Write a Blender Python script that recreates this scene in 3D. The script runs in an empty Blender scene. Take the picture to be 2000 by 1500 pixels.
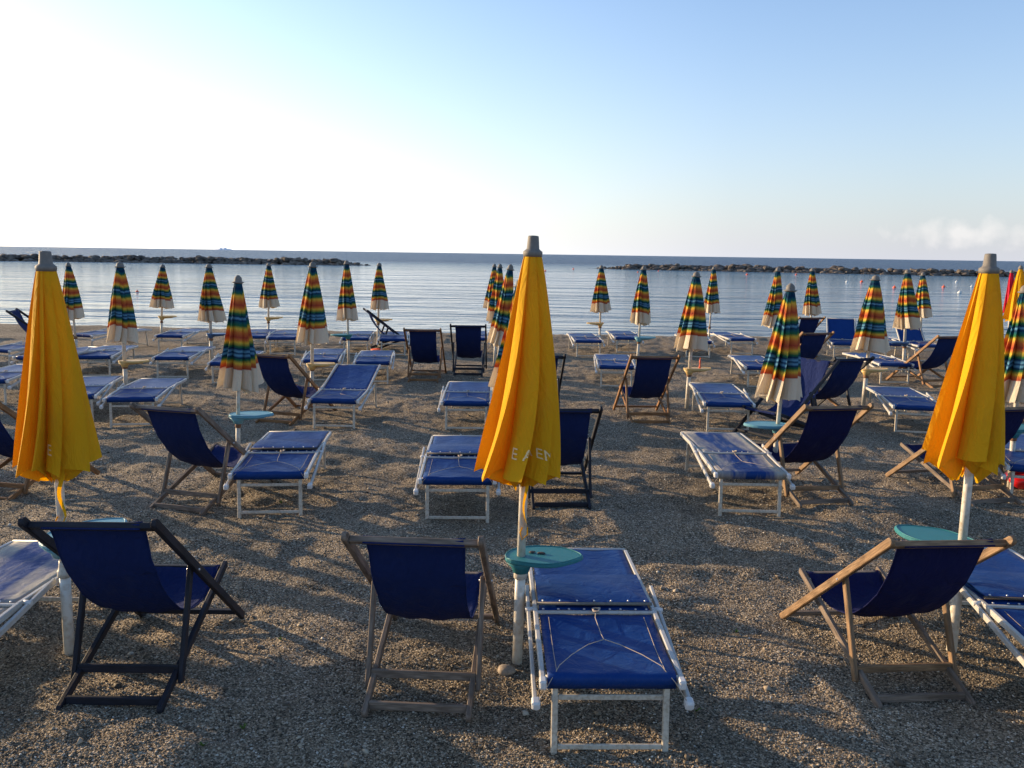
import bpy, bmesh, math, random
import numpy as np
from mathutils import Vector, Matrix
R = math.radians
PI = math.pi
sc = bpy.context.scene
C = sc.collection
random.seed(7)
rng = np.random.default_rng(11)

# ---------------------------------------------------------------- camera
CAM_H = 2.3
PITCH = R(9.03)
ROLL = R(0.84)
F = 1600.0                                    # focal length in pixels of the 2000 px wide photograph
camd = bpy.data.cameras.new('camera')
cam = bpy.data.objects.new('camera', camd)
C.objects.link(cam)
CM = (Matrix.Rotation(PI / 2 - PITCH, 4, 'X') @ Matrix.Rotation(ROLL, 4, 'Z'))
cam.matrix_world = Matrix.Translation((0, 0, CAM_H)) @ CM
camd.sensor_width = 36
camd.lens = 36 * F / 2000
camd.clip_start = 0.1
camd.clip_end = 60000
sc.camera = cam

# ---------------------------------------------------------------- sky, sun, exposure
SUN_EL = R(11.0)
SUN_AZ = R(-64.0)                             # left of the viewing direction (+Y)
SUN_DIR = Vector((math.sin(SUN_AZ) * math.cos(SUN_EL), math.cos(SUN_AZ) * math.cos(SUN_EL), math.sin(SUN_EL)))
world = bpy.data.worlds.new('World')
sc.world = world
world.use_nodes = True
wn = world.node_tree.nodes
wl = world.node_tree.links
wn.clear()
wout = wn.new('ShaderNodeOutputWorld')
wbg = wn.new('ShaderNodeBackground')
wsky = wn.new('ShaderNodeTexSky')
wsky.sky_type = 'NISHITA'
wsky.sun_disc = False
wsky.sun_elevation = SUN_EL
wsky.sun_rotation = SUN_AZ
wsky.air_density = 1.0
wsky.dust_density = 1.0
wsky.ozone_density = 1.6
wbg.inputs['Strength'].default_value = 0.11

def px_dir(px, py):
    v = Vector(((px - 1000) / F, -(py - 750) / F, -1.0))
    v = CM.to_3x3() @ v
    return v.normalized()

# small cumulus far out over the sea, low on the right: part of the sky
cd = px_dir(1895, 458)
wtc = wn.new('ShaderNodeTexCoord')
def wmath(op, a, b=None, c=None, clamp=False):
    n = wn.new('ShaderNodeMath'); n.operation = op; n.use_clamp = clamp
    for i, v in enumerate((a, b, c)):
        if v is None: continue
        if isinstance(v, (int, float)): n.inputs[i].default_value = v
        else: wl.new(v, n.inputs[i])
    return n.outputs[0]
vsub = wn.new('ShaderNodeVectorMath'); vsub.operation = 'SUBTRACT'
wl.new(wtc.outputs['Generated'], vsub.inputs[0]); vsub.inputs[1].default_value = cd
vsc = wn.new('ShaderNodeVectorMath'); vsc.operation = 'MULTIPLY'
wl.new(vsub.outputs[0], vsc.inputs[0]); vsc.inputs[1].default_value = (13, 13, 60)
vlen = wn.new('ShaderNodeVectorMath'); vlen.operation = 'LENGTH'
wl.new(vsc.outputs[0], vlen.inputs[0])
vn = wn.new('ShaderNodeTexNoise'); vn.inputs['Scale'].default_value = 55; vn.inputs['Detail'].default_value = 6
wl.new(wtc.outputs['Generated'], vn.inputs['Vector'])
mask = wmath('SUBTRACT', vn.outputs[0], wmath('MULTIPLY', vlen.outputs['Value'], 0.40))
mask = wmath('MULTIPLY', wmath('SUBTRACT', mask, 0.10), 2.2, clamp=True)
mask = wmath('MULTIPLY', mask, 0.45)
wmix = wn.new('ShaderNodeMix'); wmix.data_type = 'RGBA'
# sea haze: pale lavender away from the sun, white towards it, thinning upwards
wsep = wn.new('ShaderNodeSeparateXYZ'); wl.new(wtc.outputs['Generated'], wsep.inputs[0])
wdot = wn.new('ShaderNodeVectorMath'); wdot.operation = 'DOT_PRODUCT'
wl.new(wtc.outputs['Generated'], wdot.inputs[0]); wdot.inputs[1].default_value = (math.sin(SUN_AZ), math.cos(SUN_AZ), 0)
hz = wmath('MULTIPLY', wmath('EXPONENT', wmath('MULTIPLY', wmath('ABSOLUTE', wsep.outputs[2]), -6.5)), 0.88)
hcol = wn.new('ShaderNodeValToRGB')
ce = hcol.color_ramp.elements
ce[0].position = 0.0; ce[0].color = (0.42, 0.43, 0.48, 1)
ce[1].position = 1.0; ce[1].color = (1.0, 0.93, 0.80, 1)
for p_, c_ in ((0.20, (0.47, 0.48, 0.53, 1)), (0.45, (0.66, 0.66, 0.67, 1)), (0.68, (0.90, 0.88, 0.85, 1))):
    e_ = ce.new(p_); e_.color = c_
wl.new(wmath('MAXIMUM', wdot.outputs['Value'], 0.0), hcol.inputs[0])
hmul = wn.new('ShaderNodeVectorMath'); hmul.operation = 'SCALE'; hmul.inputs['Scale'].default_value = 9.8
wl.new(hcol.outputs[0], hmul.inputs[0])
tint = wn.new('ShaderNodeVectorMath'); tint.operation = 'MULTIPLY'; tint.inputs[1].default_value = (1.14, 1.35, 1.68)
wl.new(wsky.outputs[0], tint.inputs[0])
wh = wn.new('ShaderNodeMix'); wh.data_type = 'RGBA'
wl.new(hz, wh.inputs[0]); wl.new(tint.outputs[0], wh.inputs[6]); wl.new(hmul.outputs[0], wh.inputs[7])
wl.new(mask, wmix.inputs[0]); wl.new(wh.outputs[2], wmix.inputs[6]); wmix.inputs[7].default_value = (6.2, 5.9, 5.7, 1)
wl.new(wmix.outputs[2], wbg.inputs['Color'])
wl.new(wbg.outputs[0], wout.inputs[0])

sd = bpy.data.lights.new('sun', 'SUN')
sd.energy = 5.0
sd.angle = R(0.5)
sd.color = (1.0, 0.74, 0.45)
sun = bpy.data.objects.new('sun', sd)
C.objects.link(sun)
sun.rotation_euler = (-SUN_DIR).to_track_quat('-Z', 'Y').to_euler()

sc.view_settings.view_transform = 'Standard'
sc.view_settings.look = 'None'
sc.view_settings.gamma = 1
sc.view_settings.exposure = 0.72
sc.render.engine = 'CYCLES'
sc.cycles.max_bounces = 8
sc.cycles.sample_clamp_indirect = 6

# ---------------------------------------------------------------- helpers: geometry
def ray_ground(px, py, z=0.0):
    d = px_dir(px, py)
    t = (z - CAM_H) / d.z
    return Vector((d.x * t, d.y * t, z))

def ray_depth(px, py, Y):
    d = px_dir(px, py)
    t = Y / d.y
    return Vector((d.x * t, Y, CAM_H + d.z * t))

def ground_at(px, Y, z=0.0):
    """ground point at distance Y that is seen in picture column px"""
    lo, hi = 500, 2500
    for _ in range(40):
        mid = (lo + hi) / 2
        if ray_depth(px, mid, Y).z > z: lo = mid
        else: hi = mid
    return ray_depth(px, (lo + hi) / 2, Y)

def vnoise(x, y, seed):
    """smooth value noise, vectorised"""
    xi = np.floor(x).astype(np.int64); yi = np.floor(y).astype(np.int64)
    xf = x - xi; yf = y - yi
    xf = xf * xf * (3 - 2 * xf); yf = yf * yf * (3 - 2 * yf)
    def h(a, b):
        n = (a * 374761393 + b * 668265263 + seed * 974634777) & 0xffffffff
        n = ((n ^ (n >> 13)) * 1274126177) & 0xffffffff
        return ((n ^ (n >> 16)) & 0xffff) / 65535.0 * 2 - 1
    return (h(xi, yi) * (1 - xf) + h(xi + 1, yi) * xf) * (1 - yf) + (h(xi, yi + 1) * (1 - xf) + h(xi + 1, yi + 1) * xf) * yf

def shore(x):
    return 23.6 - 0.035 * x + 0.25 * np.sin(x * 0.35) + 0.12 * np.sin(x * 1.1 + 1)

def height(x, y):
    x = np.asarray(x, dtype=float); y = np.asarray(y, dtype=float)
    amp = np.clip((y - 0) / 6, 0.5, 1.0)
    z = 0.028 * vnoise(x * 0.9, y * 1.1, 1) + 0.025 * vnoise(x * 1.9 + 5, y * 2.7, 2)
    z = z + 0.022 * vnoise(x * 4.3, y * 6.0, 3) + 0.014 * vnoise(x * 9, y * 12, 4) + 0.003 * vnoise(x * 25, y * 25, 5)
    foot = vnoise(x * 3.6 + 9, y * 3.6, 6)
    z = z - 0.045 * np.clip(foot - 0.35, 0, 1)
    z = z * amp * 0.82
    s = y - shore(x)
    z = z + 0.10 * np.exp(-((s + 1.0) / 0.9) ** 2)                    # storm berm before the water
    z = z - np.where(s > -0.3, 0.16 * (s + 0.3) + 0.02 * np.clip(s + 0.3, 0, 3) ** 2, 0)
    return z

def hgt(x, y):
    return float(height(np.array([x]), np.array([y]))[0])

# ---------------------------------------------------------------- helpers: objects
def set_parent(o, parent):
    o.parent = parent

def tag(o, label=None, cat=None, group=None, kind=None):
    if label: o['label'] = label
    if cat: o['category'] = cat
    if group: o['group'] = group
    if kind: o['kind'] = kind
    return o

def empty(name, loc=(0, 0, 0), rz=0.0):
    o = bpy.data.objects.new(name, None)
    C.objects.link(o)
    o.location = loc
    o.rotation_euler = (0, 0, rz)
    o.empty_display_size = 0.1
    return o

def copy_tree(o, parent=None):
    c = o.copy()
    C.objects.link(c)
    if parent is not None:
        c.parent = parent
    for ch in list(o.children):
        copy_tree(ch, c)
    return c

class MB:
    """mesh builder: collects beams, tubes, sheets and links them as one mesh object"""
    def __init__(self):
        self.v = []; self.f = []; self.uv = []; self.smooth = []
    def grid(self, P, closed_u=False, closed_v=False, smooth=True, uv=None):
        P = np.asarray(P, dtype=float)
        n, m = P.shape[:2]
        b = len(self.v)
        self.v.extend(map(tuple, P.reshape(-1, 3)))
        for i in range(n if closed_u else n - 1):
            for j in range(m if closed_v else m - 1):
                i2 = (i + 1) % n; j2 = (j + 1) % m
                self.f.append((b + i * m + j, b + i2 * m + j, b + i2 * m + j2, b + i * m + j2))
                u0, u1, v0, v1 = i / max(n - 1, 1), (i + 1) / max(n - 1, 1), j / max(m - 1, 1), (j + 1) / max(m - 1, 1)
                if uv is not None:
                    us, vs = uv
                    u0, u1, v0, v1 = us[0] + (us[1] - us[0]) * u0, us[0] + (us[1] - us[0]) * u1, vs[0] + (vs[1] - vs[0]) * v0, vs[0] + (vs[1] - vs[0]) * v1
                self.uv.append(((u0, v0), (u1, v0), (u1, v1), (u0, v1)))
                self.smooth.append(smooth)
    def poly(self, idx, smooth=False):
        self.f.append(tuple(idx)); self.uv.append(tuple((0, 0) for _ in idx)); self.smooth.append(smooth)
    def beam(self, p, q, w, h, up=(0, 0, 1), ch=0.004, over=0.0, round_end=False):
        """chamfered rectangular bar from p to q; w across, h along 'up'"""
        p = Vector(p); q = Vector(q)
        d = (q - p).normalized()
        p = p - d * over; q = q + d * over
        L = (q - p).length
        s = d.cross(Vector(up))
        if s.length < 1e-4: s = d.cross(Vector((1, 0, 0)))
        s.normalize(); u = s.cross(d).normalized()
        a, c = w / 2, h / 2
        prof = [(a, c - ch), (a - ch, c), (-a + ch, c), (-a, c - ch), (-a, -c + ch), (-a + ch, -c), (a - ch, -c), (a, -c + ch)]
        b = len(self.v)
        rings = [(0, 1 - 2 * ch / min(w, h)), (ch, 1), (L * .33, 1), (L * .66, 1), (L - ch, 1), (L, 1 - 2 * ch / min(w, h))]
        if round_end:
            rings = [(0, .35), (h * .12, .75), (h * .35, 1), (L * .33, 1), (L * .66, 1), (L - h * .35, 1), (L - h * .12, .75), (L, .35)]
        off = random.random() * 5
        for (t, k) in rings:
            kx = 1 - (1 - k) * 0.5 if round_end else k
            for (x, y) in prof:
                self.v.append(tuple(p + d * t + s * (x * kx) + u * (y * k)))
        for i in range(len(rings) - 1):
            for j in range(8):
                j2 = (j + 1) % 8
                self.f.append((b + i * 8 + j, b + i * 8 + j2, b + (i + 1) * 8 + j2, b + (i + 1) * 8 + j))
                t0, t1 = rings[i][0] + off, rings[i + 1][0] + off
                self.uv.append(((t0, j * .02), (t0, (j + 1) * .02), (t1, (j + 1) * .02), (t1, j * .02)))
                self.smooth.append(False)
        self.f.append(tuple(b + 7 - j for j in range(8))); self.uv.append(tuple((off, .01 * j) for j in range(8))); self.smooth.append(False)
        e = b + (len(rings) - 1) * 8
        self.f.append(tuple(e + j for j in range(8))); self.uv.append(tuple((off, .01 * j) for j in range(8))); self.smooth.append(False)
    def tube(self, pts, r, n=10, cap=True, rs=None):
        pts = [Vector(p) for p in pts]
        b = len(self.v)
        prev = None
        L = 0
        Ls = []
        for i, p in enumerate(pts):
            if i == 0: d = pts[1] - pts[0]
            elif i == len(pts) - 1: d = pts[-1] - pts[-2]
            else: d = (pts[i + 1] - pts[i - 1])
            d.normalize()
            if prev is None:
                s = d.cross(Vector((0, 0, 1)))
                if s.length < 1e-3: s = d.cross(Vector((1, 0, 0)))
            else:
                s = prev - d * prev.dot(d)
            s.normalize(); prev = s
            u = s.cross(d)
            rr = rs[i] if rs else r
            if i: L += (p - pts[i - 1]).length
            Ls.append(L)
            for k in range(n):
                a = 2 * PI * k / n
                self.v.append(tuple(p + s * (rr * math.cos(a)) + u * (rr * math.sin(a))))
        for i in range(len(pts) - 1):
            for k in range(n):
                k2 = (k + 1) % n
                self.f.append((b + i * n + k, b + i * n + k2, b + (i + 1) * n + k2, b + (i + 1) * n + k))
                self.uv.append(((Ls[i], k / n * .1), (Ls[i], (k + 1) / n * .1), (Ls[i + 1], (k + 1) / n * .1), (Ls[i + 1], k / n * .1)))
                self.smooth.append(True)
        if cap:
            self.poly([b + n - 1 - k for k in range(n)])
            e = b + (len(pts) - 1) * n
            self.poly([e + k for k in range(n)])
    def lathe(self, prof, cx=0, cy=0, n=20):
        self.tube([(cx, cy, z) for (r, z) in prof], 1, n=n, rs=[max(r, 1e-4) for (r, z) in prof])
    def prism(self, outline, z0, z1, bev=0.005):
        """horizontal slab with a given outline (counter-clockwise) and softened rims"""
        n = len(outline); b = len(self.v)
        cx = sum(p[0] for p in outline) / n; cy = sum(p[1] for p in outline) / n
        def ring(k, z):
            for (x, y) in outline:
                dx, dy = x - cx, y - cy
                l = math.hypot(dx, dy)
                self.v.append((x - dx / l * k, y - dy / l * k, z))
        ring(bev, z0); ring(0, z0 + bev); ring(0, z1 - bev); ring(bev, z1)
        for i in range(3):
            for j in range(n):
                j2 = (j + 1) % n
                self.poly((b + i * n + j, b + i * n + j2, b + (i + 1) * n + j2, b + (i + 1) * n + j))
        self.poly([b + n - 1 - j for j in range(n)])
        self.poly([b + 3 * n + j for j in range(n)])
    def build(self, name, m, parent=None, solid=0.0):
        me = bpy.data.meshes.new(name)
        me.from_pydata([tuple(map(float, v)) for v in self.v], [], self.f)
        uvl = me.uv_layers.new(name='UVMap')
        flat = np.array([c for f in self.uv for p in f for c in p], dtype=np.float32)
        uvl.data.foreach_set('uv', flat)
        me.polygons.foreach_set('use_smooth', np.array(self.smooth, dtype=bool))
        me.materials.append(m)
        me.update()
        o = bpy.data.objects.new(name, me)
        C.objects.link(o)
        if parent is not None: o.parent = parent
        if solid:
            md = o.modifiers.new('thickness', 'SOLIDIFY'); md.thickness = solid; md.offset = 0
        return o

# ---------------------------------------------------------------- helpers: materials
def mat(name):
    m = bpy.data.materials.new(name)
    m.use_nodes = True
    nt = m.node_tree
    nt.nodes.clear()
    out = nt.nodes.new('ShaderNodeOutputMaterial')
    return m, nt, nt.nodes, nt.links, out

def nmath(nt, op, a, b=None, clamp=False):
    n = nt.nodes.new('ShaderNodeMath'); n.operation = op; n.use_clamp = clamp
    for i, v in enumerate((a, b)):
        if v is None: continue
        if isinstance(v, (int, float)): n.inputs[i].default_value = v
        else: nt.links.new(v, n.inputs[i])
    return n.outputs[0]

def nmix(nt, fac, a, b):
    n = nt.nodes.new('ShaderNodeMix'); n.data_type = 'RGBA'
    for i, v in ((0, fac), (6, a), (7, b)):
        if isinstance(v, (int, float)): n.inputs[i].default_value = v
        elif isinstance(v, tuple): n.inputs[i].default_value = (*v, 1) if len(v) == 3 else v
        else: nt.links.new(v, n.inputs[i])
    return n.outputs[2]

def nramp(nt, fac, stops, interp='LINEAR'):
    n = nt.nodes.new('ShaderNodeValToRGB')
    cr = n.color_ramp; cr.interpolation = interp
    while len(cr.elements) < len(stops): cr.elements.new(0.5)
    for e, (p, c) in zip(cr.elements, stops):
        e.position = p; e.color = (*c, 1)
    nt.links.new(fac, n.inputs[0])
    return n.outputs[0]

def ntex(nt, kind, scale, vec=None, **kw):
    n = nt.nodes.new(kind)
    n.inputs['Scale'].default_value = scale
    for k, v in kw.items():
        if k in n.inputs: n.inputs[k].default_value = v
        else: setattr(n, k, v)
    if vec is not None: nt.links.new(vec, n.inputs['Vector'])
    return n

def nmap(nt, vec, scale):
    n = nt.nodes.new('ShaderNodeMapping'); nt.links.new(vec, n.inputs[0]); n.inputs['Scale'].default_value = scale
    return n.outputs[0]

def nbump(nt, h, strength=0.5, dist=0.01, normal=None):
    n = nt.nodes.new('ShaderNodeBump'); n.inputs['Strength'].default_value = strength; n.inputs['Distance'].default_value = dist
    nt.links.new(h, n.inputs['Height'])
    if normal is not None: nt.links.new(normal, n.inputs['Normal'])
    return n.outputs[0]

def principled(nt, out, col, rough=0.5, normal=None, spec=0.5, metal=0.0, coat=0.0):
    p = nt.nodes.new('ShaderNodeBsdfPrincipled')
    if isinstance(col, tuple): p.inputs['Base Color'].default_value = (*col, 1)
    else: nt.links.new(col, p.inputs['Base Color'])
    if isinstance(rough, (int, float)): p.inputs['Roughness'].default_value = rough
    else: nt.links.new(rough, p.inputs['Roughness'])
    p.inputs['Specular IOR Level'].default_value = spec
    p.inputs['Metallic'].default_value = metal
    p.inputs['Coat Weight'].default_value = coat
    if normal is not None: nt.links.new(normal, p.inputs['Normal'])
    if out is not None: nt.links.new(p.outputs[0], out.inputs[0])
    return p

def obj_random(nt):
    return nt.nodes.new('ShaderNodeObjectInfo').outputs['Random']

def wood_mat(name, c1, c2, c3, rough=0.75):
    m, nt, N, L, out = mat(name)
    uv = N.new('ShaderNodeTexCoord').outputs['UV']
    g = ntex(nt, 'ShaderNodeTexNoise', 1, nmap(nt, uv, (9, 420, 1)), Detail=5)
    blot = ntex(nt, 'ShaderNodeTexNoise', 1, nmap(nt, uv, (7, 30, 1)), Detail=4)
    col = nramp(nt, g.outputs[0], [(0.3, c1), (0.55, c2), (0.75, c3)])
    dark = nramp(nt, blot.outputs[0], [(0.35, (0.45, 0.42, 0.4)), (0.6, (1.05, 1.02, 1.0))])
    mm = N.new('ShaderNodeMix'); mm.data_type = 'RGBA'; mm.blend_type = 'MULTIPLY'; mm.inputs[0].default_value = 0.8
    L.new(col, mm.inputs[6]); L.new(dark, mm.inputs[7])
    principled(nt, out, mm.outputs[2], rough, nbump(nt, g.outputs[0], 0.5, 0.002), spec=0.3)
    return m

def cloth_mat(name, col, trans=0.25, rough=0.85, weave=900, tcol=None):
    m, nt, N, L, out = mat(name)
    tc = N.new('ShaderNodeTexCoord').outputs['Object']
    big = ntex(nt, 'ShaderNodeTexNoise', 3.0, tc, Detail=4)
    wv = ntex(nt, 'ShaderNodeTexNoise', weave, tc, Detail=1)
    c = nmix(nt, nmath(nt, 'MULTIPLY', big.outputs[0], 0.7), tuple(x * 0.8 for x in col), tuple(min(1, x * 1.25) for x in col)) 
    cr_ = ntex(nt, 'ShaderNodeTexNoise', 1, nmap(nt, tc, (11, 11, 4)), Detail=4, Roughness=0.55, Distortion=1.2)
    grime = ntex(nt, 'ShaderNodeTexNoise', 1, nmap(nt, tc, (9, 9, 2.2)), Detail=6, Roughness=0.7)
    c = nmix(nt, nmath(nt, 'MULTIPLY', nmath(nt, 'SUBTRACT', grime.outputs[0], 0.52, True), 1.5, True), c, tuple(x * 0.55 + 0.03 for x in col))
    nrm = nbump(nt, wv.outputs[0], 0.25, 0.001, nbump(nt, cr_.outputs[0], 0.55, 0.035, nbump(nt, big.outputs[0], 0.35, 0.03)))
    p = principled(nt, None, c, rough, nrm, spec=0.15)
    t = N.new('ShaderNodeBsdfTranslucent')
    if tcol: t.inputs[0].default_value = (*tcol, 1)
    else: L.new(c, t.inputs[0])
    L.new(nrm, t.inputs['Normal'])
    mx = N.new('ShaderNodeMixShader'); mx.inputs[0].default_value = trans
    L.new(p.outputs[0], mx.inputs[1]); L.new(t.outputs[0], mx.inputs[2]); L.new(mx.outputs[0], out.inputs[0])
    return m

def plain_mat(name, col, rough=0.5, var=0.25, dirt=None, metal=0.0, spec=0.5, scale=8):
    m, nt, N, L, out = mat(name)
    tc = N.new('ShaderNodeTexCoord').outputs['Object']
    a = ntex(nt, 'ShaderNodeTexNoise', scale, tc, Detail=6)
    b = ntex(nt, 'ShaderNodeTexNoise', scale * 7, tc, Detail=4)
    c = nmix(nt, a.outputs[0], tuple(x * (1 - var) for x in col), tuple(min(1, x * (1 + var)) for x in col))
    if dirt:
        f = nmath(nt, 'MULTIPLY', nmath(nt, 'SUBTRACT', b.outputs[0], 0.45, True), 2.6, True)
        c = nmix(nt, f, c, dirt)
    r = nmath(nt, 'ADD', rough - 0.1, nmath(nt, 'MULTIPLY', b.outputs[0], 0.2))
    principled(nt, out, c, r, nbump(nt, b.outputs[0], 0.15, 0.002), spec, metal)
    return m

M = {}
M['wood_grey'] = wood_mat('weathered_grey_wood', (0.11, 0.085, 0.065), (0.22, 0.17, 0.13), (0.34, 0.27, 0.21))
M['wood_brown'] = wood_mat('varnished_brown_wood', (0.13, 0.06, 0.025), (0.28, 0.14, 0.055), (0.42, 0.24, 0.11), 0.55)
M['wood_warm'] = wood_mat('pale_warm_wood', (0.13, 0.08, 0.045), (0.27, 0.17, 0.09), (0.40, 0.27, 0.16), 0.6)
M['wood_black'] = wood_mat('black_painted_wood', (0.008, 0.009, 0.014), (0.014, 0.016, 0.026), (0.035, 0.036, 0.045), 0.6)
M['canvas'] = cloth_mat('navy_canvas', (0.008, 0.019, 0.090), 0.05, tcol=(0.008, 0.018, 0.11))
M['canvas_dark'] = cloth_mat('dark_navy_canvas', (0.008, 0.010, 0.06), 0.06)
M['yellow'] = cloth_mat('yellow_canopy_cloth', (0.76, 0.435, 0.012), 0.32, tcol=(0.88, 0.40, 0.0))
M['red'] = cloth_mat('red_canopy_cloth', (0.6, 0.02, 0.05), 0.3)
M['white_metal'] = plain_mat('white_painted_aluminium', (0.47, 0.455, 0.42), 0.42, 0.12, (0.42, 0.36, 0.28))
M['cream_metal'] = plain_mat('cream_painted_steel', (0.56, 0.50, 0.40), 0.5, 0.15, (0.30, 0.22, 0.14))
M['pole_metal'] = plain_mat('cream_painted_pole', (0.70, 0.66, 0.57), 0.35, 0.12, (0.45, 0.33, 0.2), scale=4)
M['rust'] = plain_mat('rusty_steel', (0.20, 0.09, 0.04), 0.8, 0.4)
M['grey_plastic'] = plain_mat('grey_plastic_cap', (0.15, 0.135, 0.115), 0.7, 0.2, (0.22, 0.19, 0.16))
M['white_plastic'] = plain_mat('white_plastic', (0.62, 0.60, 0.57), 0.4, 0.1)
M['teal'] = plain_mat('teal_plastic', (0.025, 0.17, 0.19), 0.5, 0.12, (0.06, 0.2, 0.2), spec=0.3)
M['pale_blue'] = plain_mat('pale_blue_plastic', (0.10, 0.30, 0.37), 0.5, 0.12, (0.17, 0.33, 0.37))
M['ochre'] = plain_mat('ochre_plastic', (0.62, 0.40, 0.13), 0.5, 0.15, (0.5, 0.36, 0.18))
M['dark_blue'] = plain_mat('dark_blue_plastic', (0.04, 0.10, 0.22), 0.4, 0.2)
M['cord'] = plain_mat('beige_cord', (0.42, 0.34, 0.26), 0.85, 0.15)
M['letter'] = plain_mat('faded_white_print', (0.76, 0.57, 0.27), 0.8, 0.1)
M['snap'] = plain_mat('nickel_snap', (0.6, 0.6, 0.62), 0.3, 0.1, metal=0.6)
M['orange'] = plain_mat('orange_plastic', (0.75, 0.10, 0.03), 0.5, 0.2)
M['buoy_white'] = plain_mat('white_buoy_plastic', (0.7, 0.7, 0.66), 0.5, 0.15)
M['red_plastic'] = plain_mat('red_plastic', (0.70, 0.015, 0.02), 0.3, 0.1)
M['dark_red'] = plain_mat('dark_red_plastic', (0.18, 0.012, 0.03), 0.5, 0.1)
M['dark_stone'] = plain_mat('dark_stone', (0.06, 0.05, 0.045), 0.8, 0.3)
M['pale_stone'] = plain_mat('pale_stone', (0.34, 0.27, 0.20), 0.8, 0.3, (0.16, 0.13, 0.1), scale=14)
M['leaf'] = cloth_mat('sprout_leaf', (0.10, 0.17, 0.03), 0.3)

def vinyl_mat(name, faded=0.0):
    m, nt, N, L, out = mat(name)
    tc = N.new('ShaderNodeTexCoord').outputs['Object']
    st = ntex(nt, 'ShaderNodeTexNoise', 1, nmap(nt, tc, (14, 2.2, 4)), Detail=6)
    big = ntex(nt, 'ShaderNodeTexNoise', 5, tc, Detail=4)
    wr = ntex(nt, 'ShaderNodeTexNoise', 11, tc, Detail=3, Distortion=0.8)
    fine = ntex(nt, 'ShaderNodeTexNoise', 60, tc, Detail=4)
    base = nmix(nt, big.outputs[0], (0.004, 0.028, 0.125), (0.008, 0.045, 0.20))
    dust = nmath(nt, 'MULTIPLY', nmath(nt, 'SUBTRACT', fine.outputs[0], 0.52, True), 0.5, True)
    base = nmix(nt, dust, base, (0.07, 0.11, 0.18))
    if faded:
        sepx = N.new('ShaderNodeSeparateXYZ'); L.new(tc, sepx.inputs[0])
        edge = nmath(nt, 'MULTIPLY', nmath(nt, 'ABSOLUTE', sepx.outputs[0]), 1.5)
        f = nmath(nt, 'ADD', nmath(nt, 'MULTIPLY', st.outputs[0], 0.9), edge)
        f = nmath(nt, 'MULTIPLY', nmath(nt, 'SUBTRACT', f, 0.52), 3.0 * faded, True)
        base = nmix(nt, f, base, (0.34, 0.315, 0.27))
    nrm = nbump(nt, wr.outputs[0], 0.55, 0.02)
    rough = nmath(nt, 'ADD', 0.34, nmath(nt, 'MULTIPLY', fine.outputs[0], 0.2 + faded * 0.3))
    principled(nt, out, base, rough, nrm, spec=0.14)
    return m
M['vinyl'] = vinyl_mat('blue_vinyl')
M['vinyl_faded'] = vinyl_mat('faded_blue_vinyl', 1.0)

def striped_mat():
    m, nt, N, L, out = mat('rainbow_striped_canopy_cloth')
    uvn = N.new('ShaderNodeTexCoord')
    sep = N.new('ShaderNodeSeparateXYZ'); L.new(uvn.outputs['UV'], sep.inputs[0])
    wob = ntex(nt, 'ShaderNodeTexNoise', 1, nmap(nt, uvn.outputs['UV'], (14, 1.2, 1)), Detail=2)
    # each gore was cut a little differently: the bands step from panel to panel
    pan = ntex(nt, 'ShaderNodeTexNoise', 1, nmap(nt, uvn.outputs['UV'], (5, 0.01, 1)), Detail=0)
    v = nmath(nt, 'ADD', sep.outputs[1], nmath(nt, 'MULTIPLY', nmath(nt, 'SUBTRACT', wob.outputs[0], 0.5), 0.05))
    v = nmath(nt, 'ADD', v, nmath(nt, 'MULTIPLY', nmath(nt, 'SUBTRACT', pan.outputs[0], 0.5), 0.09))
    te = (0.012, 0.10, 0.14); na = (0.006, 0.028, 0.09); lb = (0.14, 0.36, 0.52); gr = (0.035, 0.17, 0.06)
    ye = (0.74, 0.50, 0.06); orr = (0.62, 0.19, 0.045); rd = (0.42, 0.07, 0.04); cr = (0.76, 0.66, 0.50)
    col = nramp(nt, v, [(0.0, te), (0.05, na), (0.075, te), (0.095, gr), (0.115, ye), (0.16, orr), (0.20, rd), (0.225, orr), (0.25, ye), (0.28, gr),
                        (0.31, na), (0.325, lb), (0.345, na), (0.36, te), (0.395, gr), (0.42, ye), (0.455, orr), (0.50, rd), (0.525, orr), (0.55, ye), (0.585, gr),
                        (0.61, na), (0.635, lb), (0.65, na), (0.67, lb), (0.69, na), (0.715, gr), (0.745, ye), (0.77, orr), (0.80, rd), (0.808, cr), (1.0, cr)])
    wv = ntex(nt, 'ShaderNodeTexNoise', 700, uvn.outputs['Object'], Detail=1)
    big = ntex(nt, 'ShaderNodeTexNoise', 6, uvn.outputs['Object'], Detail=3)
    cr_ = ntex(nt, 'ShaderNodeTexNoise', 1, nmap(nt, uvn.outputs['Object'], (13, 13, 5)), Detail=4, Distortion=1.2)
    nrm = nbump(nt, wv.outputs[0], 0.2, 0.001, nbump(nt, cr_.outputs[0], 0.55, 0.035, nbump(nt, big.outputs[0], 0.3, 0.03)))
    p = principled(nt, None, col, 0.85, nrm, spec=0.12)
    t = N.new('ShaderNodeBsdfTranslucent'); L.new(col, t.inputs[0]); L.new(nrm, t.inputs['Normal'])
    mx = N.new('ShaderNodeMixShader'); mx.inputs[0].default_value = 0.36
    L.new(p.outputs[0], mx.inputs[1]); L.new(t.outputs[0], mx.inputs[2]); L.new(mx.outputs[0], out.inputs[0])
    return m
M['striped'] = striped_mat()

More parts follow.
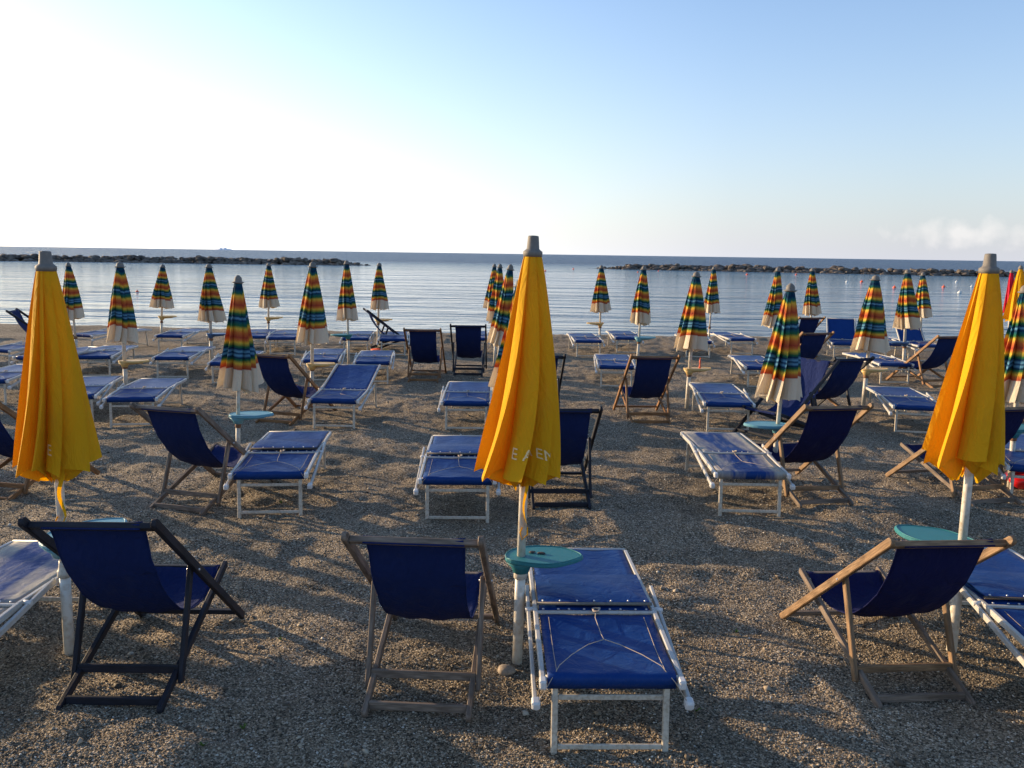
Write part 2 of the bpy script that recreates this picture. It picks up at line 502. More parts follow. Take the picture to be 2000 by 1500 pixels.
def gravel_ground_mat():
    m, nt, N, L, out = mat('beach_gravel')
    tc = N.new('ShaderNodeTexCoord').outputs['Object']
    v1 = ntex(nt, 'ShaderNodeTexVoronoi', 120, tc)
    v2 = ntex(nt, 'ShaderNodeTexVoronoi', 48, tc)
    n1 = ntex(nt, 'ShaderNodeTexNoise', 0.8, tc, Detail=5)
    n2 = ntex(nt, 'ShaderNodeTexNoise', 5, tc, Detail=6)
    sep = N.new('ShaderNodeSeparateColor'); L.new(v1.outputs['Color'], sep.inputs[0])
    col = nramp(nt, sep.outputs[0], [(0.0, (0.028, 0.023, 0.016)), (0.3, (0.115, 0.09, 0.06)), (0.6, (0.235, 0.185, 0.125)), (0.85, (0.38, 0.31, 0.22)), (1.0, (0.60, 0.53, 0.42))])
    patch = nramp(nt, n1.outputs[0], [(0.35, (0.72, 0.70, 0.66)), (0.65, (1.08, 1.04, 1.0))])
    mm = N.new('ShaderNodeMix'); mm.data_type = 'RGBA'; mm.blend_type = 'MULTIPLY'; mm.inputs[0].default_value = 1
    L.new(col, mm.inputs[6]); L.new(patch, mm.inputs[7])
    sand = nmath(nt, 'MULTIPLY', nmath(nt, 'SUBTRACT', n2.outputs[0], 0.52, True), 3.0, True)
    c = nmix(nt, nmath(nt, 'MULTIPLY', sand, 0.4), mm.outputs[2], (0.20, 0.165, 0.12))
    # wet gravel along the water line
    pos = N.new('ShaderNodeNewGeometry').outputs['Position']
    sp = N.new('ShaderNodeSeparateXYZ'); L.new(pos, sp.inputs[0])
    wet = nmath(nt, 'MULTIPLY', nmath(nt, 'SUBTRACT', -0.04, sp.outputs[2]), 12, True)
    c = nmix(nt, nmath(nt, 'MULTIPLY', wet, 0.6), c, (0.05, 0.045, 0.038))
    h = nmath(nt, 'ADD', nmath(nt, 'MULTIPLY', nmath(nt, 'SUBTRACT', 1.0, v1.outputs['Distance']), 1.0), nmath(nt, 'MULTIPLY', nmath(nt, 'SUBTRACT', 1.0, v2.outputs['Distance']), 1.2))
    nrm = nbump(nt, h, 0.9, 0.006, nbump(nt, n2.outputs[0], 0.5, 0.03))
    rough = nmath(nt, 'SUBTRACT', 0.85, nmath(nt, 'MULTIPLY', wet, 0.45))
    principled(nt, out, c, rough, nrm, spec=0.25)
    return m
M['ground'] = gravel_ground_mat()

def pebble_mat():
    m, nt, N, L, out = mat('loose_pebbles')
    g = N.new('ShaderNodeNewGeometry')
    col = nramp(nt, g.outputs['Random Per Island'], [(0.0, (0.04, 0.033, 0.025)), (0.25, (0.135, 0.105, 0.072)), (0.5, (0.235, 0.185, 0.128)), (0.75, (0.33, 0.26, 0.18)), (0.93, (0.43, 0.37, 0.28)), (1.0, (0.62, 0.58, 0.50))])
    principled(nt, out, col, 0.75, spec=0.3)
    return m
M['pebble'] = pebble_mat()

def water_mat():
    m, nt, N, L, out = mat('sea_water')
    pos = N.new('ShaderNodeNewGeometry').outputs['Position']
    sp = N.new('ShaderNodeSeparateXYZ'); L.new(pos, sp.inputs[0])
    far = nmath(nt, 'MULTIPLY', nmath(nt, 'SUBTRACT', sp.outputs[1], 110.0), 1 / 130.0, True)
    a = ntex(nt, 'ShaderNodeTexNoise', 1, nmap(nt, pos, (0.55, 1.7, 1)), Detail=5, Roughness=0.55, Distortion=0.3)
    b = ntex(nt, 'ShaderNodeTexNoise', 1, nmap(nt, pos, (0.10, 0.34, 1)), Detail=3, Roughness=0.5)
    c = ntex(nt, 'ShaderNodeTexNoise', 1, nmap(nt, pos, (2.2, 6.0, 1)), Detail=3, Roughness=0.5)
    h = nmath(nt, 'ADD', nmath(nt, 'MULTIPLY', a.outputs[0], 0.30), nmath(nt, 'MULTIPLY', b.outputs[0], 0.7))
    h = nmath(nt, 'ADD', h, nmath(nt, 'MULTIPLY', c.outputs[0], 0.045))
    d = ntex(nt, 'ShaderNodeTexNoise', 1, nmap(nt, pos, (0.045, 0.26, 1)), Detail=4, Roughness=0.6)
    e = ntex(nt, 'ShaderNodeTexNoise', 1, nmap(nt, pos, (0.012, 0.07, 1)), Detail=3, Roughness=0.6)
    h = nmath(nt, 'ADD', h, nmath(nt, 'MULTIPLY', d.outputs[0], 0.42))
    ruf = nmath(nt, 'MULTIPLY', nmath(nt, 'SUBTRACT', nmath(nt, 'ADD', nmath(nt, 'MULTIPLY', d.outputs[0], 0.6), nmath(nt, 'MULTIPLY', e.outputs[0], 0.5)), 0.36, True), 3.3)
    h = nmath(nt, 'MULTIPLY', h, nmath(nt, 'ADD', 0.45, ruf))
    h = nmath(nt, 'MULTIPLY', h, nmath(nt, 'ADD', 1.05, nmath(nt, 'MULTIPLY', far, 3.2)))
    nrm = nbump(nt, h, 1.0, 1.0)
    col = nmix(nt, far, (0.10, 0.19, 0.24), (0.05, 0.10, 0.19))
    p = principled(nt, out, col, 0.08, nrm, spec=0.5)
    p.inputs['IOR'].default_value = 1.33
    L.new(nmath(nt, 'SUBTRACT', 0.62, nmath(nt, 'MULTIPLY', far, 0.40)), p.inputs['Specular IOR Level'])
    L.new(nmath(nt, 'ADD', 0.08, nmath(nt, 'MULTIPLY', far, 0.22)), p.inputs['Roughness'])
    return m
M['water'] = water_mat()

def rock_mat():
    m, nt, N, L, out = mat('breakwater_rock')
    tc = N.new('ShaderNodeTexCoord').outputs['Object']
    a = ntex(nt, 'ShaderNodeTexNoise', 1.2, tc, Detail=8)
    c = nramp(nt, a.outputs[0], [(0.3, (0.05, 0.043, 0.038)), (0.5, (0.14, 0.115, 0.095)), (0.7, (0.26, 0.215, 0.17))])
    r = obj_random(nt)
    c = nmix(nt, nmath(nt, 'MULTIPLY', r, 0.5), c, (0.055, 0.048, 0.045))
    principled(nt, out, c, 0.9, nbump(nt, a.outputs[0], 0.8, 0.2), spec=0.2)
    return m
M['rock'] = rock_mat()
M['island'] = plain_mat('hazed_island_rock', (0.9, 0.9, 0.92), 1.0, 0.03)  # sea haze painted into the base colour, so the island stays pale and faint

# ---------------------------------------------------------------- setting: beach, sea, breakwaters, island
def make_beach():
    xs = np.concatenate([-7 - np.geomspace(0.08, 60, 60)[::-1], np.linspace(-7, 7, 440), 7 + np.geomspace(0.08, 60, 60)])
    ys = [-30, -20, -12, -8, -5, -3, -1.5, -0.5, 0.3, 1.0, 1.6, 2.1, 2.5]
    y = 2.8; st = 0.026
    while y < 27.5:
        ys.append(y); y += st; st *= 1.0052
    ys += [28, 29, 31, 35]
    ys = np.array(ys)
    X, Y = np.meshgrid(xs, ys)
    Z = height(X, Y)
    n, m = X.shape
    me = bpy.data.meshes.new('beach')
    V = np.stack([X, Y, Z], -1).reshape(-1, 3)
    idx = np.arange(n * m).reshape(n, m)
    Fq = np.stack([idx[:-1, :-1], idx[:-1, 1:], idx[1:, 1:], idx[1:, :-1]], -1).reshape(-1, 4)
    me.vertices.add(len(V)); me.vertices.foreach_set('co', V.astype(np.float32).ravel())
    me.loops.add(Fq.size); me.loops.foreach_set('vertex_index', Fq.ravel().astype(np.int32))
    me.polygons.add(len(Fq)); me.polygons.foreach_set('loop_start', np.arange(0, Fq.size, 4, dtype=np.int32))
    me.polygons.foreach_set('use_smooth', np.ones(len(Fq), dtype=bool))
    me.update(calc_edges=True)
    me.materials.append(M['ground'])
    o = bpy.data.objects.new('beach', me); C.objects.link(o)
    tag(o, kind='structure')
    return o
make_beach()

def make_pebbles():
    N = 190000
    # denser near the walkway end of the beach, thinning out towards the sea
    u = rng.random(N)
    y = 3.0 * (17.0 / 3.0) ** (u ** 1.35)
    x = (rng.random(N) * 2 - 1) * (y * 0.68 + 0.5)
    z = height(x, y)
    s = 0.0026 + 0.0058 * rng.random(N) ** 2.4
    s = np.where(rng.random(N) < 0.0025, s * 2.4 + 0.004, s)
    s = s * (1 + 0.06 * (y - 3))
    base = np.array([(1, 0, 0), (-.9, .2, 0), (.1, 1, 0), (-.1, -1, .1), (.1, .1, .7), (0, 0, -.7)])
    a = rng.random(N) * 2 * PI
    ca, sa = np.cos(a), np.sin(a)
    sc3 = np.stack([s * (0.7 + .7 * rng.random(N)), s * (0.6 + .5 * rng.random(N)), s * (0.5 + .6 * rng.random(N))], -1)
    B = base[None] * sc3[:, None, :]
    B = B + rng.normal(0, 0.14, B.shape) * s[:, None, None]
    Xr = B[..., 0] * ca[:, None] - B[..., 1] * sa[:, None]
    Yr = B[..., 0] * sa[:, None] + B[..., 1] * ca[:, None]
    V = np.stack([Xr + x[:, None], Yr + y[:, None], B[..., 2] + (z + s * 0.25)[:, None]], -1).reshape(-1, 3)
    tri = np.array([(0, 2, 4), (2, 1, 4), (1, 3, 4), (3, 0, 4), (2, 0, 5), (1, 2, 5), (3, 1, 5), (0, 3, 5)])
    Ft = (tri[None] + (np.arange(N) * 6)[:, None, None]).reshape(-1, 3)
    me = bpy.data.meshes.new('gravel')
    me.vertices.add(len(V)); me.vertices.foreach_set('co', V.astype(np.float32).ravel())
    me.loops.add(Ft.size); me.loops.foreach_set('vertex_index', Ft.ravel().astype(np.int32))
    me.polygons.add(len(Ft)); me.polygons.foreach_set('loop_start', np.arange(0, Ft.size, 3, dtype=np.int32))
    me.update(calc_edges=True)
    me.materials.append(M['pebble'])
    o = bpy.data.objects.new('gravel', me); C.objects.link(o)
    tag(o, 'loose grey and tan gravel covering the beach', 'gravel', kind='stuff')
make_pebbles()

SEA_Z = -0.30
def make_sea():
    mb = MB()
    xs = np.concatenate([-np.geomspace(60, 40000, 12)[::-1], np.linspace(-50, 50, 11), np.geomspace(60, 40000, 12)])
    ys = np.concatenate([np.linspace(20, 60, 9), np.geomspace(80, 45000, 16)])
    X, Y = np.meshgrid(xs, ys)
    mb.grid(np.stack([X, Y, np.full_like(X, SEA_Z)], -1).transpose(1, 0, 2))
    o = mb.build('sea', M['water'])
    tag(o, kind='structure')
make_sea()

def rock_mesh(seed):
    r = random.Random(seed)
    bm = bmesh.new()
    bmesh.ops.create_icosphere(bm, subdivisions=2, radius=1)
    ax = [Vector((r.gauss(0, 1), r.gauss(0, 1), r.gauss(0, 1))).normalized() for _ in range(9)]
    for v in bm.verts:
        d = v.co.normalized(); k = 1.0
        for a in ax:
            c = d.dot(a)
            if c > 0.55: k = min(k, 0.62 / c)
        v.co = d * (k * (1 + r.uniform(-.05, .05)))
    me = bpy.data.meshes.new('rock'); bm.to_mesh(me); bm.free()
    me.materials.append(M['rock'])
    return me
ROCKS = [rock_mesh(s) for s in range(7)]

def breakwater(p0, p1, n_parts, h0, label, tip=(0.0, 0.0)):
    p0 = Vector(p0); p1 = Vector(p1)
    ctr = (p0 + p1) / 2
    root = empty('breakwater', ctr)
    tag(root, label, 'breakwater', 'rock breakwaters across the bay')
    d = (p1 - p0); L = d.length; d.normalize(); nrm = Vector((-d.y, d.x, 0))
    def hh(t):
        k = 1.0
        if tip[0] and t < tip[0]: k = 0.25 + 0.75 * (t / tip[0])
        if tip[1] and t > 1 - tip[1]: k = 0.25 + 0.75 * ((1 - t) / tip[1])
        return h0 * k * (0.93 + 0.09 * math.sin(t * 21) * math.sin(t * 57 + 1))
    # the mass of lesser blocks, beyond counting
    verts = []; faces = []
    for k in range(900):
        t = random.random(); off = random.uniform(-1, 1)
        H = hh(t)
        c = p0 + d * (t * L) + nrm * (off * H * 2.3) - ctr
        c.z = SEA_Z + H * (1 - abs(off)) * random.uniform(0.35, 0.85)
        me = random.choice(ROCKS); s = H * random.uniform(0.25, 0.5)
        rot = Matrix.Rotation(random.random() * 6.3, 3, 'Z') @ Matrix.Rotation(random.random() * 6.3, 3, 'X')
        b = len(verts)
        for v in me.vertices:
            q = rot @ v.co
            verts.append((q.x * s * 1.5 + c.x, q.y * s + c.y, q.z * s * 0.8 + c.z))
        for f in me.polygons: faces.append(tuple(b + i for i in f.vertices))
    me = bpy.data.meshes.new('rubble'); me.from_pydata(verts, [], faces); me.materials.append(M['rock'])
    core = bpy.data.objects.new('rubble', me); C.objects.link(core); core.parent = root
    core['kind'] = 'stuff'
    for k in range(n_parts):
        t = (k + random.random()) / n_parts
        H = hh(t)
        o = bpy.data.objects.new('rock', random.choice(ROCKS)); C.objects.link(o); o.parent = root
        off = random.uniform(-0.55, 0.2)
        c = p0 + d * (t * L) + nrm * (-abs(off) * H * 2) - ctr
        s = H * random.uniform(0.34, 0.52)
        o.location = (c.x, c.y, SEA_Z + H * (0.45 + 0.25 * random.random()))
        o.scale = (s * random.uniform(1.1, 1.9), s, s * 0.75)
        o.rotation_euler = (random.uniform(-.3, .3), random.uniform(-.3, .3), random.random() * 6.3)
    return root
def sea_pt(px, Y):
    g = ground_at(px, Y, SEA_Z); return (g.x, Y, SEA_Z)
breakwater(sea_pt(-260, 150), sea_pt(725, 158), 95, 1.75, 'long low breakwater of dark boulders on the left, ending in open water', tip=(0, .07))
breakwater(sea_pt(1152, 161), sea_pt(2180, 134), 95, 1.6, 'long low breakwater of dark boulders on the right side of the bay', tip=(.09, 0))

def make_island():
    P = []
    c = ground_at(437, 14000, SEA_Z)
    for i in range(15):
        t = i / 14 * 2 - 1
        h = 38 * max(0, 1 - abs(t) ** 1.4) * (0.8 + 0.3 * math.sin(i * 1.7)) + 1
        P.append([(c.x + t * 160, c.y - 60, SEA_Z - 2), (c.x + t * 150, c.y, SEA_Z + h), (c.x + t * 160, c.y + 90, SEA_Z - 2)])
    mb = MB(); mb.grid(P)
    tag(mb.build('distant_island', M['island']), kind='structure')
make_island()

# ---------------------------------------------------------------- parasols
def canopy_fn(seed, zt, zb, rb, rt=0.048, nf=8, depth=0.5, bulge=0.85, side=0.0, wide=1.0):
    """closed canopy: each gore hangs as a flap laid to one side; phi is a cloth coordinate, t runs down from the cap"""
    r = random.Random(seed)
    sp = [r.uniform(.65, 1.35) for _ in range(nf)]
    tot = sum(sp); sp = [a * 2 * PI / tot for a in sp]
    st = [sum(sp[:k]) for k in range(nf)]
    amps = [r.uniform(0.80, 1.10) for _ in range(nf)]
    inn = [r.uniform(0.85, 1.15) for _ in range(nf)]
    over = [r.uniform(-0.05, 0.22) for _ in range(nf)]
    low = [r.uniform(-.02, .02) for _ in range(nf)]
    uf = [r.uniform(.45, .75) for _ in range(nf)]
    ph = r.random() * 6; tws = r.uniform(.15, .5)
    def f(phi, t):
        q = (phi % (2 * PI)) / (2 * PI) * nf
        k = min(int(q), nf - 1); u = q - k
        k2 = (k + 1) % nf
        grow = min(1, 0.12 + t * 1.05)
        dp = depth * grow
        ri = (1 - dp * (inn[k] * (1 - u) + inn[k2] * u))
        am = 1 + (amps[k] - 1) * t
        U = uf[k]
        if u < U:
            w = u / U
            a = st[k] + sp[k] * w * (1 + over[k] * grow)
            rad = ri + (am - ri) * (w ** .85) + .035 * t * math.sin(w * 7 + k * 2 + t * 4) * w * (1 - w) * 2
            v = 1 - w
        else:
            w = (u - U) / (1 - U)
            a = st[k] + sp[k] * ((1 + over[k] * grow) * (1 - w) + w)
            rad = am + (ri - am) * w
            v = w
        Rr = rt + (rb - rt) * (t ** bulge)
        th = a + tws * math.sin(t * 2.0 + ph) * t - tws * math.sin(ph) * 0
        rad *= Rr
        zz = zt + (zb - zt) * t + 0.035 * (1 - v) ** 3 * t ** 4 * (-1 if k % 3 else .4) + low[k] * t ** 2
        return (rad * math.cos(th) * wide + side * t * t, rad * math.sin(th), zz), v
    f.nf = nf; f.uf = uf
    return f

def canopy(parent, f, m, per=14, nz=34):
    mb = MB()
    us = []
    for k in range(f.nf):
        U = f.uf[k]; n1 = int(per * .64); n2 = per - n1
        us += [(k + U * i / n1) / f.nf for i in range(n1)] + [(k + U + (1 - U) * i / n2) / f.nf for i in range(n2)]
    us.append(1 - 1e-9)
    P = [[f(2 * PI * a, j / nz)[0] for j in range(nz + 1)] for a in us]
    mb.grid(P, smooth=True, uv=((0, 1), (0, 1)))
    o = mb.build('canopy', m, parent)
    me = o.data
    # keep the flap edges crisp, the faces soft
    bm = bmesh.new(); bm.from_mesh(me)
    for e in bm.edges:
        if len(e.link_faces) == 2 and e.calc_face_angle(0) > R(38): e.smooth = False
    bm.to_mesh(me); bm.free()
    return o

def hem(parent, f, m, rb, zb, seed, drop=0.07):
    r = random.Random(seed)
    mb = MB(); nt = 120; P = []
    ph = r.random() * 6
    for i in range(nt + 1):
        th = 2 * PI * i / nt
        (x, y, z), v = f(th, 1.0)
        zig = abs(((th * 9 / PI + ph) % 2) - 1)
        row = []
        for j in range(5):
            k = j / 4
            s = 0.90 - 0.40 * k - 0.14 * zig * k
            row.append((x * s, y * s, z + 0.012 - (drop * k * (0.55 + 0.65 * zig)) - 0.004 * math.sin(th * 23 + j)))
        P.append(row)
    mb.grid(P, smooth=False, uv=((0, 1), (0.9, 1.0)))
    return mb.build('hem_fold', m, parent)

def glyph_mesh(text, size):
    cu = bpy.data.curves.new('t', 'FONT'); cu.body = text; cu.size = size; cu.resolution_u = 3
    o = bpy.data.objects.new('t', cu); C.objects.link(o)
    dg = bpy.context.evaluated_depsgraph_get()
    me = bpy.data.meshes.new_from_object(o.evaluated_get(dg))
    bpy.data.objects.remove(o)
    bm = bmesh.new(); bm.from_mesh(me)
    bmesh.ops.triangulate(bm, faces=bm.faces[:])
    for _ in range(3):
        long_e = [e for e in bm.edges if e.calc_length() > 0.008]
        if long_e: bmesh.ops.subdivide_edges(bm, edges=long_e, cuts=1)
        bmesh.ops.triangulate(bm, faces=bm.faces[:])
    bm.to_mesh(me); bm.free()
    return me

def lettering(parent, f, text, th0, t0, zt, zb, size, rmean):
    """letters printed on the canopy cloth, following its folds; th0 = angle of first letter, going counter-clockwise"""
    me = glyph_mesh(text, size)
    cache = {}
    def surf(th, t):
        key = round(t, 3)
        if key not in cache:
            cache[key] = [f(2 * PI * i / 900, t)[0] for i in range(900)]
        best = None
        for p in cache[key]:
            d = abs((math.atan2(p[1], p[0]) - th + PI) % (2 * PI) - PI)
            l = math.hypot(p[0], p[1])
            if d < 0.03 and (best is None or l > best[0]): best = (l, p)
        return best[1] if best else cache[key][0]
    for v in me.vertices:
        x, y, z = surf(th0 + v.co.x / rmean, t0 - v.co.y / (zt - zb))
        l = math.hypot(x, y)
        v.co = (x * (1 + 0.004 / l), y * (1 + 0.004 / l), z)
    me.materials.clear(); me.materials.append(M['letter'])
    o = bpy.data.objects.new('lettering', me); C.objects.link(o); o.parent = parent
    return o

def yellow_parasol(seed, strap_x=0.0, zb=1.12, rb=0.27, letters=(), H=2.40, side=0.0, table=True, strap=True, wide=1.0, rot=0.0):
    root = empty('parasol')
    zt = H - 0.075
    f0 = canopy_fn(seed, zt, zb, rb, rt=0.044, nf=9, depth=0.72, bulge=0.92, side=side, wide=wide)
    f = f0
    canopy(root, f, M['yellow'])
    hem(root, f, M['yellow'], rb, zb, seed, 0.10)
    for (txt, th, t, sz) in letters:
        lettering(root, f, txt, th, t, zt, zb, sz, 0.21)
    mb = MB(); mb.tube([(0, 0, 0.60), (0, 0, 1.2), (0, 0, zt)], 0.0235, 16); mb.build('pole', M['pole_metal'], root)
    mb = MB(); mb.tube([(0, 0, -.12), (0, 0, 0.3), (0, 0, 0.53)], 0.029, 16)
    sl = mb.build('ground_sleeve', M['pole_metal'], root)
    mb = MB(); mb.lathe([(0.031, .495), (0.038, .50), (0.038, .535), (0.033, .54), (0.028, .575), (0.026, .60)], n=16)
    mb.build('clamp_ring', M['cream_metal'], root)
    mb = MB(); mb.lathe([(0.049, zt - .022), (0.052, zt - .005), (0.051, zt + .006), (0.041, zt + .013), (0.034, zt + .020), (0.029, zt + .080), (0.027, zt + .088), (0.010, zt + .090)], n=24)
    mb.build('finial', M['grey_plastic'], root)
    if strap:
        mb = MB()
        P = []
        for i in range(16):
            k = i / 15
            z = zb + 0.04 - 0.36 * k
            y = -0.035 - 0.06 * (1 - k) + 0.01 * math.sin(k * 9); x = strap_x + 0.012 * math.sin(k * 7) + 0.02 * k * (1 if not strap_x else -1)
            tw = k * 1.6
            P.append([(x - 0.011 * math.cos(tw), y - 0.011 * math.sin(tw), z), (x + 0.011 * math.cos(tw), y + 0.011 * math.sin(tw), z)])
        mb.grid(P)
        mb.tube([(P[-1][0][0], -.035, z), (0.03, -.04, z - .04), (0.0, -.045, z - .07), (-.012, -.04, z - .03), (0.0, -.035, z)], .004, 6)
        mb.build('tie_strap', M['yellow'], root)
    return root

STRIPED_VAR = []
def striped_parasol_proto(seed, rb=0.24, depth=0.5, side=0.0, wide=1.0):
    root = empty('parasol')
    zt, zb = 2.03, 0.94
    f = canopy_fn(seed, zt, zb, rb, rt=0.040, nf=10, depth=depth + .12, bulge=0.9, side=side, wide=wide)
    canopy(root, f, M['striped'], 12, 30)
    hem(root, f, M['striped'], rb, zb, seed, 0.03)
    mb = MB(); mb.tube([(0, 0, .55), (0, 0, 1.2), (0, 0, zt)], 0.0215, 12); mb.build('pole', M['pole_metal'], root)
    mb = MB(); mb.tube([(0, 0, -.12), (0, 0, .3), (0, 0, .52)], 0.026, 12); mb.build('ground_sleeve', M['cream_metal'], root)
    mb = MB(); mb.lathe([(0.028, .50), (0.034, .505), (0.034, .53), (0.024, .56)], n=12); mb.build('clamp_ring', M['rust'], root)
    mb = MB(); mb.lathe([(0.046, zt - .01), (0.066, zt + .0), (0.066, zt + .006), (0.044, zt + .012), (0.044, zt + .03), (0.036, zt + .055), (0.016, zt + .072), (0.004, zt + .078)], n=18)
    mb.build('finial', M['grey_plastic'], root)
    # remove from view until placed: first use takes the prototype itself
    STRIPED_VAR.append([root, False])

for args in ((3, .235, .50, 0, 1), (8, .25, .45, -.03, 1.05), (15, .22, .55, .02, 1), (22, .26, .5, -.05, 1.0), (31, .225, .42, .03, .95)):
    striped_parasol_proto(*args)

def place_pole(root, foot, top_px, top_py, topz, spin=0.0, sxy=1.0):
    """stand the parasol on its foot and lean its mast so that its tip reaches the given line of sight"""
    tip = ray_depth(top_px, top_py, foot.y)
    d = (tip - foot)
    L = d.length
    q = Vector((0, 0, 1)).rotation_difference(d.normalized())
    root.rotation_mode = 'QUATERNION'
    from mathutils import Quaternion
    root.rotation_quaternion = q @ Quaternion((0, 0, 1), spin)
    root.location = foot
    k = L / topz
    root.scale = (sxy, sxy, k)

ROWS = {1: 4.42, 2: 8.25, 3: 12.4, 4: 16.6, 5: 20.6}

YG = 'closed yellow parasols of the nearest row'
# name: foot px/py, top px/py
yA = yellow_parasol(5, strap_x=.055, zb=1.20, rb=0.235, letters=(('E', R(-84), 0.92, .085),), side=-0.015)
yB = yellow_parasol(2, zb=1.13, rb=0.262, letters=(('E A', R(-114), 0.905, .085), ('EM', R(-76), 0.905, .07)), side=-0.04)
yC = yellow_parasol(9, zb=1.225, rb=0.236, side=-0.025, strap=False)
fA = ray_ground(136, 1278); fB = ray_ground(1010, 1288); fC = ray_ground(1858, 1275)
place_pole(yA, fA, 88, 490, 2.415)
place_pole(yB, fB, 1042, 460, 2.415)
place_pole(yC, fC, 1935, 495, 2.415)
tag(yA, 'closed yellow parasol with twisted folds in front of the left end of the rows', 'parasol', YG)
tag(yB, 'tallest closed yellow parasol with faded white letters, above the teal table with two pebbles', 'parasol', YG)
tag(yC, 'closed yellow parasol with sunlit left folds, above the tilted wooden deckchair on the right', 'parasol', YG)

SG = 'closed rainbow striped parasols'
# (foot px, row, top px, top py, variant, label)
UMB = [
    (152, 4, 133, 512, 1, 'striped parasol just right of the left yellow one, leaning away from it'),
    (247, 3, 234, 511, 4, 'striped parasol with an ochre shelf between two flat loungers, second from the left'),
    (315, 5, 318, 516, 0, 'small striped parasol near the water, third from the left, with an ochre shelf'),
    (413, 4, 408, 515, 2, 'striped parasol behind the big left striped one, with a dark blue shelf'),
    (465, 2, 465, 537, 3, 'big striped parasol on the left with pale blue shelf, beside a blue lounger'),
    (524, 5, 525, 513, 0, 'small striped parasol near the water, right behind the big left striped one'),
    (609, 3, 611, 511, 1, 'striped parasol with a long ochre shelf beside the raised blue lounger'),
    (681, 4, 677, 508, 2, 'striped parasol with a teal shelf over far loungers, near the left breakwater tip'),
    (738, 5, 741, 513, 4, 'small striped parasol next to the side-on black deckchair by the water'),
    (959, 5, 966, 515, 0, 'leftmost of the bunched striped parasols left of the central yellow one'),
    (965, 4, 977, 515, 2, 'second striped parasol of the bunch left of the central yellow one'),
    (960, 3, 998, 516, 4, 'striped parasol leaning left, third of the bunch by the central yellow one'),
    (992, 2, 1014, 545, 3, 'striped parasol almost hidden behind the central yellow one'),
    (1171, 5, 1175, 518, 0, 'small striped parasol with round ochre shelf at the tip of the right breakwater'),
    (1244, 4, 1258, 519, 2, 'striped parasol behind the upright brown deckchair right of centre'),
    (1341, 3, 1361, 530, 1, 'striped parasol with an ochre shelf holding an orange peg, right of centre'),
    (1383, 5, 1395, 520, 0, 'small striped parasol close behind the one with the orange peg'),
    (1505, 4, 1520, 522, 4, 'striped parasol partly hidden behind the big right striped one'),
    (1509, 2, 1545, 553, 3, 'big striped parasol on the right with a pale blue shelf, over the low black deckchair'),
    (1583, 5, 1587, 523, 2, 'small striped parasol just right of the big right striped one'),
    (1685, 3, 1711, 537, 1, 'striped parasol with one loose fold, left of the two overlapping ones'),
    (1764, 4, 1773, 526, 2, 'striped parasol in front of its overlapping neighbour, with a dark blue shelf'),
    (1797, 5, 1803, 532, 0, 'small striped parasol overlapped from the left, behind a raised lounger'),
    (1972, 2, 2003, 556, 3, 'striped parasol cut by the right edge, beside the red bag'),
]
FEET = {}
SXY = {12: .8, 1: 1.22, 2: 1.2, 3: 1.32, 4: .88, 5: 1.12, 6: 1.15, 7: 1.02, 8: 1.2, 13: 1.15, 14: 1.08, 15: 1.17, 16: .97, 17: 1.1, 18: 1.0, 19: 1.1, 20: 1.24, 21: 1.25, 22: 1.1}
for i, (fx, row, tx, ty, var, lab) in enumerate(UMB):
    Y = ROWS[row]
    g = ground_at(fx, Y)
    g.z = hgt(g.x, g.y)
    ent = STRIPED_VAR[var]
    if not ent[1]:
        o = ent[0]; ent[1] = True
    else:
        o = copy_tree(ent[0])
    place_pole(o, g, tx, ty, 2.108, spin=(i * 2.4) % 6.28 if var != 3 else (i * 1.1), sxy=SXY.get(i, 1.0))
    tag(o, lab, 'parasol', SG)
    FEET[i] = g

# far right: one red and one yellow closed parasol
def simple_far(foot_px, Y, tx, ty, m, label, seed, rb):
    root = empty('parasol')
    f = canopy_fn(seed, 2.03, 1.0, rb, rt=.035, nf=8, depth=.5)
    canopy(root, f, m, 10, 16)
    mb = MB(); mb.tube([(0, 0, -.1), (0, 0, 2.0)], 0.022, 10); mb.build('pole', M['pole_metal'], root)
    mb = MB(); mb.lathe([(0.045, 2.02), (0.05, 2.04), (0.03, 2.08), (0.01, 2.1)], n=12); mb.build('finial', M['grey_plastic'], root)
    g = ground_at(foot_px, Y)
    place_pole(root, g, tx, ty, 2.1)
    tag(root, label, 'parasol')
simple_far(1968, 21.5, 1976, 527, M['red'], 'closed red parasol far off at the right edge', 41, .17)
simple_far(1978, 17.5, 1994, 518, M['yellow'], 'far closed yellow parasol beside the red one at the right edge', 43, .26)

